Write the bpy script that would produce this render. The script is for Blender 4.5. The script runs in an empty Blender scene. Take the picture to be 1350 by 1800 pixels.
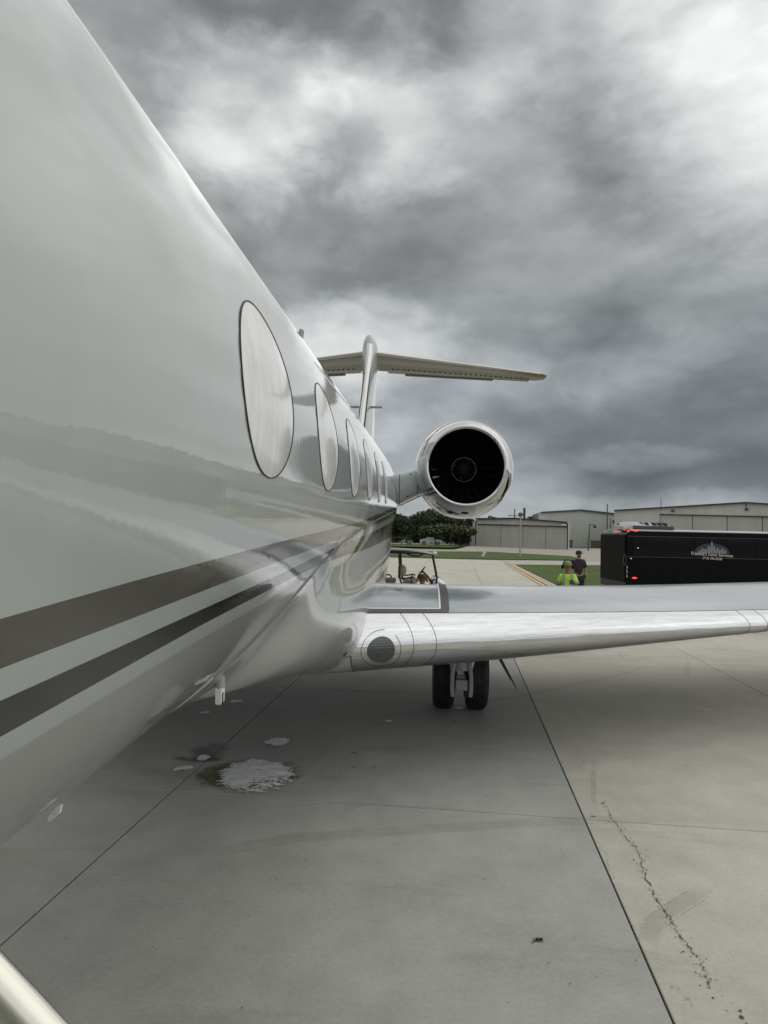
import bpy, bmesh, math, random
import numpy as np
from mathutils import Vector, Matrix
from math import sin, cos, radians, degrees, pi, atan2, hypot, sqrt

sc = bpy.context.scene
COL = sc.collection
rnd = random.Random(7)

# ------------------------------------------------------------------ camera
H = 2.1
def make_camera():
    psi, pit, rol = radians(-3.50), radians(1.75), radians(1.2)
    F = Vector((sin(psi)*cos(pit), cos(psi)*cos(pit), sin(pit)))
    R0 = Vector((cos(psi), -sin(psi), 0)); U0 = R0.cross(F)
    R = R0*cos(rol) + U0*sin(rol); U = -R0*sin(rol) + U0*cos(rol)
    cd = bpy.data.cameras.new('camera'); co = bpy.data.objects.new('camera', cd); COL.objects.link(co)
    m = Matrix((R, U, -F)).transposed().to_4x4(); m.translation = Vector((0, 0, H))
    co.matrix_world = m
    cd.sensor_fit = 'VERTICAL'; cd.sensor_height = 36.0; cd.lens = 1150/1800*36.0
    cd.clip_start = 0.05; cd.clip_end = 6000
    sc.camera = co
make_camera()

# ------------------------------------------------------------------ node helper
class NT:
    def __init__(s, nt): s.nt = nt
    def node(s, t, **kw):
        n = s.nt.nodes.new(t)
        for k, v in kw.items(): setattr(n, k, v)
        return n
    def put(s, sock, v):
        if v is None: return
        if hasattr(v, 'is_linked') or isinstance(v, bpy.types.NodeSocket): s.nt.links.new(v, sock)
        else: sock.default_value = v
    def m(s, op, a, b=None, c=None, clamp=False):
        n = s.node('ShaderNodeMath', operation=op, use_clamp=clamp)
        for i, v in enumerate((a, b, c)): s.put(n.inputs[i], v)
        return n.outputs[0]
    def vm(s, op, a, b=None, out=0):
        n = s.node('ShaderNodeVectorMath', operation=op)
        s.put(n.inputs[0], a)
        if b is not None: s.put(n.inputs[1], b)
        return n.outputs[out]
    def noise(s, vec, scale, detail=4, rough=.55, dist=0, out=0):
        n = s.node('ShaderNodeTexNoise'); s.put(n.inputs['Vector'], vec)
        n.inputs['Scale'].default_value = scale; n.inputs['Detail'].default_value = detail
        n.inputs['Roughness'].default_value = rough; n.inputs['Distortion'].default_value = dist
        return n.outputs[out]
    def rng(s, v, a, b, c, d, smooth=False):
        n = s.node('ShaderNodeMapRange', interpolation_type='SMOOTHSTEP' if smooth else 'LINEAR')
        for i, x in enumerate((v, a, b, c, d)): s.put(n.inputs[i], x)
        return n.outputs[0]
    def mix(s, f, a, b, mode='MIX'):
        n = s.node('ShaderNodeMix', data_type='RGBA', blend_type=mode)
        s.put(n.inputs[0], f)
        s.put(n.inputs[6], tuple(a) + (1,) if isinstance(a, (tuple, list)) and len(a) == 3 else a)
        s.put(n.inputs[7], tuple(b) + (1,) if isinstance(b, (tuple, list)) and len(b) == 3 else b)
        return n.outputs[2]
    def xyz(s, v):
        n = s.node('ShaderNodeSeparateXYZ'); s.put(n.inputs[0], v); return n.outputs
    def cxyz(s, x, y, z):
        n = s.node('ShaderNodeCombineXYZ')
        for i, v in enumerate((x, y, z)): s.put(n.inputs[i], v)
        return n.outputs[0]
    def pos(s): return s.node('ShaderNodeNewGeometry').outputs['Position']
    def obj(s): return s.node('ShaderNodeTexCoord').outputs['Object']
    def bump(s, h, strength=.3, dist=.01, normal=None):
        n = s.node('ShaderNodeBump'); n.inputs['Strength'].default_value = strength
        n.inputs['Distance'].default_value = dist; s.put(n.inputs['Height'], h)
        if normal is not None: s.put(n.inputs['Normal'], normal)
        return n.outputs[0]

# ------------------------------------------------------------------ world: overcast sky
SUN_EL, SUN_AZ = radians(52), radians(88)          # azimuth from +Y towards +X
def make_world():
    w = bpy.data.worlds.new('World'); sc.world = w; w.use_nodes = True
    nt = w.node_tree; nt.nodes.clear(); N = NT(nt)
    sky = N.node('ShaderNodeTexSky', sky_type='NISHITA'); sky.sun_disc = False
    sky.sun_elevation = SUN_EL; sky.sun_rotation = SUN_AZ
    d = N.node('ShaderNodeTexCoord').outputs['Generated']
    dn = N.vm('NORMALIZE', d)
    x, y, z = N.xyz(dn)
    zc = N.m('MAXIMUM', z, 0.0)
    den = N.m('ADD', zc, 0.16)
    px = N.m('DIVIDE', x, den); py = N.m('DIVIDE', y, den)
    pl = N.cxyz(px, py, 0.37)
    # warped fractal cloud deck
    wv = N.noise(pl, 0.9, 3, .5, 0, out=1)
    wv = N.vm('SUBTRACT', wv, (.5, .5, .5))
    sw = N.node('ShaderNodeVectorMath', operation='SCALE'); N.put(sw.inputs[0], wv); sw.inputs[3].default_value = .55
    pw = N.vm('ADD', pl, sw.outputs[0])
    sph = N.vm('MULTIPLY', dn, (1, 1, 1.75))
    wv2 = N.node('ShaderNodeVectorMath', operation='SCALE'); N.put(wv2.inputs[0], N.vm('SUBTRACT', N.noise(sph, 2.6, 4, .55, 0, out=1), (.5, .5, .5))); wv2.inputs[3].default_value = .20
    sw2 = N.vm('ADD', sph, wv2.outputs[0])
    mass = N.rng(N.noise(sw2, 2.7, 10, .58), .39, .61, 0, 1, True)
    lump = N.noise(N.vm('ADD', sw2, (3.1, 5.7, 2.2)), 6.5, 7, .5)
    fine = N.noise(N.vm('ADD', sw2, (7.3, 2.1, 1.0)), 13, 8, .6)
    sq = N.vm('ADD', N.vm('MULTIPLY', sph, (1, 1, 1.3)), (1.7, 4.2, 9.1))
    puff = N.rng(N.noise(sq, 11, 5, .5), .36, .64, -.075, .075, True)
    puff = N.m('ADD', puff, N.rng(N.noise(sq, 20, 3, .45), .38, .62, -.022, .022, True))
    # elevation/azimuth in degrees, edges broken up by the same noise
    wob = N.noise(sw2, 4.2, 9, .58, 0, out=1); wx, wy, _ = N.xyz(wob)
    az = N.m('MULTIPLY', N.m('ARCTAN2', x, y), 57.2958)
    el = N.m('MULTIPLY', N.m('ARCSINE', z), 57.2958)
    az = N.m('ADD', az, N.m('MULTIPLY', N.m('SUBTRACT', wx, .5), 15))
    el = N.m('ADD', el, N.m('MULTIPLY', N.m('SUBTRACT', wy, .5), N.rng(el, 0, 25, 2.5, 13)))
    # broad cloud masses (azimuth, elevation, half widths, brightness change)
    blobs = [(27, 34, 12, 11, .30), (7.6, 37, 6, 5, .16), (13.5, 33, 6.5, 4.5, -.13), (20, 27.5, 8, 4, -.10), (-15.5, 33, 7, 5.5, .26), (-6, 33, 8, 5, .18),
             (-5, 39.5, 15, 4.5, -.17), (-24, 37, 10, 6, -.11), (-9, 24, 12, 6, -.10), (7.6, 21.5, 15, 6, -.09), (21, 17, 10, 5, -.08), (24, 24, 8, 5, .06),
             (-7, 16.5, 9, 3.8, .20), (.3, 7.7, 8, 3.2, .09), (25, 8, 22, 5.0, -.20), (25, 5, 10, 3, -.05), (18, 7, 6, 1.2, .09), (23, 3.0, 12, 1.0, .06)]
    acc = .335
    for a0, e0, sa, se, amp in blobs:
        da = N.m('DIVIDE', N.m('SUBTRACT', az, a0), sa); de = N.m('DIVIDE', N.m('SUBTRACT', el, e0), se)
        r2 = N.m('ADD', N.m('MULTIPLY', da, da), N.m('MULTIPLY', de, de))
        acc = N.m('ADD', acc, N.rng(r2, 1.7, .15, 0, amp*.9, True))
    acc = N.m('SUBTRACT', acc, .0)
    # the deck is brighter on the side of the hidden sun, as in the top right of the picture
    sd = (sin(SUN_AZ)*cos(SUN_EL), cos(SUN_AZ)*cos(SUN_EL), sin(SUN_EL))
    dt = N.vm('DOT_PRODUCT', dn, sd, out=1)
    acc = N.m('ADD', acc, N.rng(dt, .58, 1, 0, .36, True))
    fac = N.m('ADD', N.rng(mass, 0, 1, .86, 1.12), N.m('ADD', N.rng(lump, .34, .66, -.11, .11), puff))
    lum = N.m('MULTIPLY', N.m('MULTIPLY', acc, fac), N.rng(fine, .3, .7, .985, 1.015))
    lum = N.m('MAXIMUM', lum, .08)
    # slate blue in the dark masses, neutral in the bright ones
    tint = N.mix(N.rng(lum, .16, .60, 0, 1), N.mix(N.rng(el, 5, 24, 0, 1, True), (.84, .95, 1.04), (.93, .985, .985)), (.975, 1.0, .985))
    c = N.vm('MULTIPLY', tint, N.cxyz(lum, lum, lum))
    sc10 = N.vm('MULTIPLY', c, (10, 10, 10))
    mixc = N.mix(.96, sky.outputs[0], sc10)
    bg = N.node('ShaderNodeBackground'); bg.inputs[1].default_value = .1
    nt.links.new(mixc, bg.inputs[0])
    out = N.node('ShaderNodeOutputWorld'); nt.links.new(bg.outputs[0], out.inputs[0])
make_world()

def make_sun():
    ld = bpy.data.lights.new('sun', 'SUN'); ld.energy = 0.95; ld.angle = radians(174); ld.color = (1, .97, .92)
    o = bpy.data.objects.new('sun', ld); COL.objects.link(o)
    d = Vector((sin(SUN_AZ)*cos(SUN_EL), cos(SUN_AZ)*cos(SUN_EL), sin(SUN_EL)))
    o.rotation_euler = d.to_track_quat('Z', 'Y').to_euler(); o.location = d*60
make_sun()
vs = sc.view_settings
vs.view_transform = 'Standard'; vs.look = 'None'; vs.gamma = 1; vs.use_curve_mapping = False
vs.exposure = 0.32
sc.cycles.max_bounces = 8; sc.cycles.glossy_bounces = 5; sc.cycles.diffuse_bounces = 4; sc.cycles.transparent_max_bounces = 12
sc.cycles.use_denoising = True

# ------------------------------------------------------------------ materials
MATS = {}
def mat(name, base, rough=.5, metal=0., coat=0., coat_rough=.03, spec=.5, build=None, emit=None):
    if name in MATS: return MATS[name]
    m = bpy.data.materials.new(name); m.use_nodes = True
    nt = m.node_tree; N = NT(nt); b = nt.nodes['Principled BSDF']; b.inputs['Coat IOR'].default_value = 1.43
    b.inputs['Base Color'].default_value = tuple(base) + (1,)
    b.inputs['Roughness'].default_value = rough; b.inputs['Metallic'].default_value = metal
    b.inputs['Coat Weight'].default_value = coat; b.inputs['Coat Roughness'].default_value = coat_rough
    b.inputs['Specular IOR Level'].default_value = spec
    if emit:
        b.inputs['Emission Color'].default_value = tuple(emit[:3]) + (1,); b.inputs['Emission Strength'].default_value = emit[3]
    if build: build(N, b)
    MATS[name] = m; return m

def paint(name, col, rough=.4):
    def bld(N, b):
        p = N.pos()
        streak = N.noise(N.vm('MULTIPLY', p, (6, 9, 1.2)), 1.0, 5, .6)
        big = N.noise(p, 1.3, 3, .5)
        f = N.m('ADD', N.rng(streak, .35, .7, -.02, .02), N.rng(big, .3, .7, -.025, .025))
        c = N.mix(1, tuple(col), N.cxyz(N.m('ADD', 1, f), N.m('ADD', 1, f), N.m('ADD', 1, N.m('MULTIPLY', f, 1.2))), 'MULTIPLY')
        N.put(b.inputs['Base Color'], c)
        # orange peel of the sprayed coat plus slow oil-canning of the skin
        peel = N.noise(p, 42, 2, .5); wave = N.noise(N.vm('MULTIPLY', p, (1, .55, 1)), 3.2, 2, .5)
        nb = N.bump(peel, .5, .00045); nb = N.bump(wave, .5, .0045, nb)
        N.put(b.inputs['Normal'], nb); N.put(b.inputs['Coat Normal'], nb)
    return mat(name, col, rough, coat=1.0, coat_rough=.04, spec=.15, build=bld)
M_WHITE = paint('white_paint', (.435, .468, .462))
M_TAUPE = paint('taupe_paint', (.088, .083, .068))
M_BLACK = paint('black_paint', (.012, .011, .010))
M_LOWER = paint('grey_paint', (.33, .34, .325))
M_FAIR = paint('fairing_paint', (.42, .43, .415))
def brushed(N, b):
    p = N.pos()
    l = N.noise(N.vm('MULTIPLY', p, (1.2, 9, 60)), 1.0, 6, .65)
    sm = N.noise(p, 5, 5, .6)
    N.put(b.inputs['Roughness'], N.m('ADD', N.rng(l, .3, .7, .06, .13), N.rng(sm, .4, .7, 0, .05)))
    N.put(b.inputs['Base Color'], N.mix(N.rng(l, .3, .7, 0, 1), (.58, .59, .60), (.74, .745, .75)))
    band = N.noise(N.vm('ADD', N.vm('MULTIPLY', p, (.25, .5, 13)), (0, 0, 3)), 1.0, 3, .6)
    N.put(b.inputs['Normal'], N.bump(band, .6, .010, N.bump(l, .4, .0010)))
M_LE = mat('polished_aluminium', (.86, .86, .86), .16, 1, build=brushed)
def lipb(N, b):
    p = N.pos(); N.put(b.inputs['Roughness'], N.rng(N.noise(p, 9, 4), .3, .7, .02, .07))
    N.put(b.inputs['Normal'], N.bump(N.noise(p, 4, 2), .3, .004))
M_LIP = mat('polished_lip', (.60, .60, .595), .08, 1, build=lipb)
def wingb(N, b):
    p = N.pos(); s = N.noise(N.vm('MULTIPLY', p, (.8, 3, 1)), 1.3, 5, .6)
    N.put(b.inputs['Base Color'], N.mix(N.rng(s, .3, .7, 0, 1), (.27, .30, .33), (.34, .37, .395)))
    N.put(b.inputs['Roughness'], N.rng(s, .3, .7, .12, .22))
    N.put(b.inputs['Normal'], N.bump(N.noise(p, 2.2, 2), .3, .006))
M_WING = mat('wing_grey', (.4, .43, .45), .3, coat=.4, coat_rough=.15, build=wingb)
def paneb(N, b):
    p = N.pos()
    st = N.noise(N.vm('MULTIPLY', p, (14, 20, 2.5)), 1.0, 7, .7)
    sm = N.noise(p, 9, 5, .65)
    scr = N.noise(N.vm('MULTIPLY', p, (60, 70, 4)), 1, 3, .6)
    f = N.m('ADD', N.rng(st, .35, .68, 0, .55), N.rng(sm, .4, .7, 0, .35))
    c = N.mix(f, (.88, .88, .87), (.55, .56, .56))
    c = N.mix(N.rng(scr, .70, .76, 0, .5), c, (.35, .36, .36))
    N.put(b.inputs['Base Color'], c)
M_PANE = mat('window_shade', (.8, .8, .79), .22, coat=.35, coat_rough=.06, build=paneb)
M_SEAL = mat('dark_gasket', (.02, .02, .02), .6)
M_RUB = mat('tyre_rubber', (.012, .012, .013), .62, build=lambda N, b: N.put(b.inputs['Base Color'], N.mix(N.rng(N.noise(N.pos(), 14, 5, .6), .4, .7, 0, 1), (.010, .010, .011), (.028, .027, .025))))
M_STEEL = mat('gear_grey', (.32, .33, .325), .4, .0)
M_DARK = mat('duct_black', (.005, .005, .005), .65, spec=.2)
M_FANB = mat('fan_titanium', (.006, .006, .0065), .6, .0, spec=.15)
M_DKGREY = mat('dark_grey', (.05, .05, .055), .4)
M_WLINE = mat('white_line', (.85, .85, .84), .3)
def lensb(N, b):
    p = N.pos(); x, y, z = N.xyz(p); g = N.m('ADD', N.m('SINE', N.m('MULTIPLY', N.m('ADD', x, N.m('MULTIPLY', z, .45)), 330)), N.m('SINE', N.m('MULTIPLY', z, 300)))
    N.put(b.inputs['Base Color'], N.mix(N.rng(g, -.5, 1.5, 0, 1), (.05, .058, .06), (.088, .098, .10))); N.put(b.inputs['Normal'], N.bump(g, .5, .003))
M_LENS = mat('lamp_lens', (.10, .11, .115), .12, coat=1, build=lensb)
M_LENSIN = mat('lamp_reflector', (.22, .23, .23), .3, .6)
M_SEAM = mat('seam', (.06, .06, .06), .6)
M_RAIL = mat('rail_steel', (.80, .77, .68), .22, 1, build=lambda N, b: N.put(b.inputs['Roughness'], N.rng(N.noise(N.vm('MULTIPLY', N.pos(), (4, 90, 4)), 2, 5), .3, .7, .16, .34)))
M_PLAC = mat('placard', (.80, .80, .77), .5)

# ------------------------------------------------------------------ object helpers
def link(o, parent=None):
    COL.objects.link(o)
    if parent is not None: o.parent = parent
    return o
def tag(o, label=None, cat=None, group=None, kind=None):
    if label: o['label'] = label
    if cat: o['category'] = cat
    if group: o['group'] = group
    if kind: o['kind'] = kind
    return o
def thing(name, label, cat, loc=(0, 0, 0), rz=0, group=None):
    o = bpy.data.objects.new(name, None); o.location = loc; o.rotation_euler = (0, 0, rz); o.empty_display_size = .2
    link(o); return tag(o, label, cat, group)
def copy_tree(o, parent=None):
    c = o.copy(); COL.objects.link(c)
    if parent is not None: c.parent = parent
    for ch in list(o.children): copy_tree(ch, c)
    return c
class MB:
    def __init__(s): s.v = []; s.f = []; s.mi = []
    def add(s, vs_, fs_, mi=0):
        k = len(s.v); s.v += [tuple(map(float, p)) for p in vs_]
        s.f += [tuple(i+k for i in f) for f in fs_]; s.mi += [mi]*len(fs_); return s
    def box(s, x0, x1, y0, y1, z0, z1, mi=0, M=None):
        v = [(x, y, z) for z in (z0, z1) for y in (y0, y1) for x in (x0, x1)]
        if M is not None: v = [tuple(M @ Vector(p)) for p in v]
        return s.add(v, [(0, 2, 3, 1), (4, 5, 7, 6), (0, 1, 5, 4), (2, 6, 7, 3), (0, 4, 6, 2), (1, 3, 7, 5)], mi)
    def tube(s, pts, r, n=10, cap=True, mi=0, flat=1.0, up=None):
        pts = [Vector(p) for p in pts]; rs = r if isinstance(r, (list, tuple)) else [r]*len(pts)
        rings = []; ref = None
        for i, p in enumerate(pts):
            t = (pts[min(i+1, len(pts)-1)] - pts[max(i-1, 0)]).normalized()
            if ref is None:
                ref = Vector(up) if up is not None else (Vector((0, 0, 1)) if abs(t.z) < .9 else Vector((1, 0, 0)))
            a = (ref - t*ref.dot(t)).normalized(); b = t.cross(a); ref = a
            rings.append([p + (a*cos(2*pi*k/n) + b*sin(2*pi*k/n)*flat)*rs[i] for k in range(n)])
        return s.loft(rings, True, cap, mi)
    def loft(s, rings, closed=True, cap=True, mi=0):
        n = len(rings[0]); v = [p for r in rings for p in r]; f = []
        for i in range(len(rings)-1):
            for k in range(n if closed else n-1):
                k2 = (k+1) % n; f.append((i*n+k, i*n+k2, (i+1)*n+k2, (i+1)*n+k))
        if cap and closed:
            f.append(tuple(range(n))[::-1]); f.append(tuple((len(rings)-1)*n+k for k in range(n)))
        return s.add(v, f, mi)
    def lathe(s, prof, M=None, n=32, cap=False, mi=0):      # prof: (r, axial); axis +Z of M
        rings = []
        for r, a in prof:
            ring = [Vector((r*cos(2*pi*k/n), r*sin(2*pi*k/n), a)) for k in range(n)]
            rings.append([M @ p for p in ring] if M is not None else ring)
        return s.loft(rings, True, cap, mi)
    def ball(s, c, rx, ry=None, rz=None, n=14, m=9, mi=0):
        ry = ry or rx; rz = rz or rx
        rings = [[(c[0]+rx*sin(pi*i/m)*cos(2*pi*k/n), c[1]+ry*sin(pi*i/m)*sin(2*pi*k/n), c[2]+rz*cos(pi*i/m)) for k in range(n)] for i in range(m+1)]
        rings[0] = [(c[0]+1e-4*cos(2*pi*k/n), c[1]+1e-4*sin(2*pi*k/n), c[2]+rz) for k in range(n)]
        rings[-1] = [(c[0]+1e-4*cos(2*pi*k/n), c[1]+1e-4*sin(2*pi*k/n), c[2]-rz) for k in range(n)]
        return s.loft(rings[::-1], True, True, mi)
    def prism(s, poly, z0, z1, M=None, mi=0):               # poly in local xy, extruded along z
        n = len(poly); v = [Vector((p[0], p[1], z0)) for p in poly] + [Vector((p[0], p[1], z1)) for p in poly]
        if M is not None: v = [M @ p for p in v]
        f = [tuple(range(n))[::-1], tuple(range(n, 2*n))] + [(i, (i+1) % n, (i+1) % n+n, i+n) for i in range(n)]
        return s.add(v, f, mi)
    def build(s, name, mats, parent=None, smooth=35, bevel=0):
        me = bpy.data.meshes.new(name); me.from_pydata(s.v, [], s.f)
        for m in (mats if isinstance(mats, (list, tuple)) else [mats]): me.materials.append(m)
        if any(s.mi): me.polygons.foreach_set('material_index', s.mi)
        me.validate(); me.update()
        if smooth:
            me.shade_smooth()
            if smooth < 180: me.set_sharp_from_angle(angle=radians(smooth))
        o = bpy.data.objects.new(name, me); link(o, parent)
        if bevel:
            b = o.modifiers.new('bevel', 'BEVEL'); b.width = bevel; b.segments = 2; b.limit_method = 'ANGLE'; b.angle_limit = radians(40)
        return o

# ------------------------------------------------------------------ ground
LW = Vector((.9985, -.0541, 0)); LL = Vector((.0541, .9985, 0))      # slab grid directions
def S2W(w, l): p = LW*w + LL*l; return (p.x, p.y)

def concreteb(N, b):
    p = N.pos()
    at = N.node('ShaderNodeAttribute', attribute_type='OBJECT', attribute_name='tint')
    t = at.outputs['Fac']
    n1 = N.noise(p, .55, 6, .6); n2 = N.noise(p, 3.0, 8, .65); n3 = N.noise(p, 38, 6, .7)
    n4 = N.noise(N.vm('MULTIPLY', p, (.5, 2.2, 1)), 1.1, 6, .62, .6)
    c = N.mix(t, (.355, .362, .338), (.52, .485, .412))
    k = N.m('ADD', 1, N.rng(n1, .3, .7, -.13, .11)); k = N.m('ADD', k, N.rng(n2, .3, .7, -.10, .10)); k = N.m('ADD', k, N.rng(n3, .3, .7, -.09, .09))
    k = N.m('SUBTRACT', k, N.rng(n4, .56, .74, 0, .16, True))
    # pale worn scuffs and dark specks
    k = N.m('ADD', k, N.m('MULTIPLY', N.rng(N.noise(p, 22, 3, .6), .60, .72, 0, .12), N.rng(n2, .5, .64, 0, 1)))
    k = N.m('SUBTRACT', k, N.rng(N.noise(p, 16, 2, .5), .735, .78, 0, .35))
    c2 = N.mix(1, c, N.cxyz(k, k, k), 'MULTIPLY')
    c2 = N.mix(N.rng(N.noise(p, 1.6, 5, .6), .56, .75, 0, .28), c2, (.33, .30, .225))
    N.put(b.inputs['Base Color'], c2)
    N.put(b.inputs['Roughness'], N.rng(n2, .3, .7, .62, .85))
    N.put(b.inputs['Normal'], N.bump(N.m('ADD', n3, N.noise(p, 120, 3, .6)), .35, .003))
M_CONC = mat('concrete', (.3, .3, .28), .75, spec=.35, build=concreteb)
M_JOINT = mat('joint_filler', (.018, .018, .016), .9)
def pavb(N, b):
    p = N.pos(); n = N.noise(N.vm('MULTIPLY', p, (.12, .5, 1)), 1, 6, .6); f = N.noise(p, 2.2, 6, .6)
    c = N.mix(N.rng(n, .3, .7, 0, 1), (.30, .265, .225), (.40, .36, .31)); c = N.mix(N.rng(f, .55, .75, 0, .35), c, (.20, .18, .16))
    N.put(b.inputs['Base Color'], c)
M_ROAD = mat('worn_pavement', (.36, .33, .29), .85, build=pavb)
M_WALK = mat('pale_concrete', (.42, .41, .36), .85, build=lambda N, b: N.put(b.inputs['Base Color'], N.mix(N.rng(N.noise(N.pos(), .8, 6, .6), .3, .7, 0, 1), (.36, .355, .31), (.46, .445, .39))))
def grassb(N, b):
    p = N.pos(); n = N.noise(p, .35, 6, .6); f = N.noise(p, 5, 5, .7); g = N.noise(N.vm('MULTIPLY', p, (.2, .7, 1)), .9, 4, .6)
    c = N.mix(N.rng(n, .3, .7, 0, 1), (.060, .095, .020), (.105, .140, .036)); c = N.mix(N.rng(f, .35, .7, 0, .6), c, (.045, .072, .018))
    c = N.mix(N.rng(g, .55, .75, 0, .5), c, (.13, .13, .045)); N.put(b.inputs['Base Color'], c)
    N.put(b.inputs['Normal'], N.bump(f, .8, .06))
M_GRASS = mat('mown_grass', (.06, .09, .02), .9, spec=.2, build=grassb)
M_YEL = mat('yellow_line', (.70, .50, .24), .7, build=lambda N, b: N.put(b.inputs['Base Color'], N.mix(N.rng(N.noise(N.pos(), 3, 6, .7), .42, .7, 0, .7), (.72, .53, .27), (.42, .28, .15))))
M_DKLINE = mat('dark_line', (.09, .045, .03), .8)

def sheet(name, pts, z, m, kind='structure', parent=None):
    mb = MB(); mb.prism([(x, y) for x, y in pts], z-.05, z); o = mb.build(name, m, parent, smooth=0)
    if parent is None: tag(o, kind=kind)
    return o

def ground_all():
    mb = MB(); mb.add([(-3000, -3000, -.30), (3000, -3000, -.30), (3000, 3500, -.30), (-3000, 3500, -.30)], [(0, 1, 2, 3)])
    tag(mb.build('ground', M_GRASS, smooth=0), kind='structure')
    # road and hangar forecourt beyond the grass strip
    sheet('road', [(-60, 56), (110, 64), (110, 125), (23, 122), (8.9, 124), (4.3, 89.3), (-60, 74)], -.10, M_ROAD)
    sheet('grass_verge', [(-60, 91), (4.3, 101), (8.8, 123.2), (-60, 117.5)], -.04, M_GRASS)
    sheet('street', [(-60, 118), (8.8, 124.5), (8.8, 131), (-60, 127)], -.04, M_ROAD)
    # grass island between apron and road, pointed at its right end
    sheet('grass_strip', [(-60, 49), (-2.65, 55.5), (6.6, 56.1), (12.5, 57.1), (14.4, 59.4), (15.1, 68.3), (13.5, 70.7), (7.85, 78.7), (-3.4, 72.1), (-60, 66)], .03, M_GRASS)
    sheet('footpath', [(6.2, 46.4), (14, 48.9), (60, 55), (60, 62.5), (14.9, 56.3), (6.27, 53.7)], .02, M_WALK)
    sheet('lawn', [(5.62, 27), (6.42, 46.1), (12.8, 48.4), (26, 50.4), (26, 27)], .03, M_GRASS)
    # apron: a sheet of joint filler under individual slabs
    ap = bpy.data.objects.new('apron', None); link(ap); tag(ap, kind='structure')
    wy = [S2W(-36.6, -30), S2W(-18.24, -30), S2W(-18.24, 61), S2W(-36.6, 61)]
    sheet('joint_bed', [S2W(-18.25, -9), S2W(13.77, -9), S2W(13.77, 57.6), S2W(-18.25, 57.6)], -.013, M_JOINT, parent=ap)
    outer = MB()
    outer.prism([S2W(-70, -60), S2W(-18.25, -60), S2W(-18.25, 52), S2W(-70, 46)], -.06, -.004)
    outer.prism([S2W(13.77, -60), S2W(90, -60), S2W(90, 46), S2W(13.77, 46)], -.06, -.004)
    outer.prism([S2W(-18.25, -60), S2W(13.77, -60), S2W(13.77, -9), S2W(-18.25, -9)], -.06, -.004)
    oo = outer.build('outer_paving', M_CONC, ap, smooth=0); oo['tint'] = .5; oo['kind'] = 'stuff'
    g = .0055
    bmesh_slab = MB(); a, b2 = 1.6-g, 1.75-g; e = .004
    poly = lambda w, l, z: [(p.x, p.y, z) for p in (LW*-w+LL*-l, LW*w+LL*-l, LW*w+LL*l, LW*-w+LL*l)]
    v = poly(a, b2, -.012) + poly(a, b2, -e) + poly(a-e, b2-e, 0)
    f = [(8, 9, 10, 11)] + [(i, (i+1) % 4, (i+1) % 4+4, i+4) for i in range(4)] + [(i+4, (i+1) % 4+4, (i+1) % 4+8, i+8) for i in range(4)]
    bmesh_slab.add(v, f); proto = bmesh_slab.build('slab', M_CONC, ap, smooth=0)
    r = random.Random(3); first = True
    for j in range(-4, 14):
        for i in range(-6, 4):
            w, l = .96+3.2*i+1.6, 5.07+3.5*j+1.75
            if i >= 2 and l > 24: continue
            if l > 54 or (l > 47 and w > 6): continue
            o = proto if first else proto.copy()
            if not first: COL.objects.link(o); o.parent = ap
            first = False
            x, y = S2W(w, l); o.location = (x, y, 0)
            t = .72 if i >= 0 else .12
            if i == -2: t = .22
            if l > 22: t = .86
            o['tint'] = t + r.uniform(-.09, .09)
    # painted double line along the apron edge, dark borders between
    A, B = Vector((6.12, 48.5, 0)), Vector((5.22, 28.57, 0)); d = (B-A).normalized(); nrm = Vector((-d.y, d.x, 0)); B2 = B + d*7
    base = sheet('line_bed', [tuple((A+nrm*-.26)[:2]), tuple((B2+nrm*-.26)[:2]), tuple((B2+nrm*.26)[:2]), tuple((A+nrm*.26)[:2])], .004, M_DKLINE, parent=ap)
    for off in (-.13, .13):
        sheet('yellow_line', [tuple((A+nrm*(off-.075))[:2]), tuple((B2+nrm*(off-.075))[:2]), tuple((B2+nrm*(off+.075))[:2]), tuple((A+nrm*(off+.075))[:2])], .009, M_YEL, parent=ap)
    return ap
APRON = ground_all()

# stains and cracks on the slabs (thin sheets lying on the concrete)
def alpha_mat(name, col, amount, scale, lo, hi, rough=.7, stretch=(1, 1, 1)):
    def bld(N, b):
        uv = N.node('ShaderNodeAttribute', attribute_name='edge').outputs['Fac']
        n = N.noise(N.vm('MULTIPLY', N.pos(), stretch), scale, 6, .65)
        a = N.m('ADD', n, N.m('SUBTRACT', uv, .5))
        N.put(b.inputs['Alpha'], N.rng(a, lo, hi, 0, amount, True))
    return mat(name, col, rough, build=bld)
M_WET = alpha_mat('wet_stain', (.05, .048, .038), .6, 7, .5, 1.15, .4)
M_MOSS = alpha_mat('yellow_stain', (.12, .105, .035), .6, 9, .5, .95)
M_RUBMARK = alpha_mat('rubber_mark', (.22, .21, .19), .15, 5, .62, 1.25, .8)
M_RUBPALE = alpha_mat('rubber_mark_pale', (.60, .57, .50), .6, 34, .72, 1.1, .8)
M_CRACK = alpha_mat('crack_dirt', (.07, .075, .075), .85, 26, .90, 1.06, .9)
M_SPALL = alpha_mat('crack_spall', (.22, .22, .215), .40, 34, .98, 1.22, .9)
def with_edge(o, vals):
    a = o.data.attributes.new('edge', 'FLOAT', 'POINT'); a.data.foreach_set('value', vals)
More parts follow.
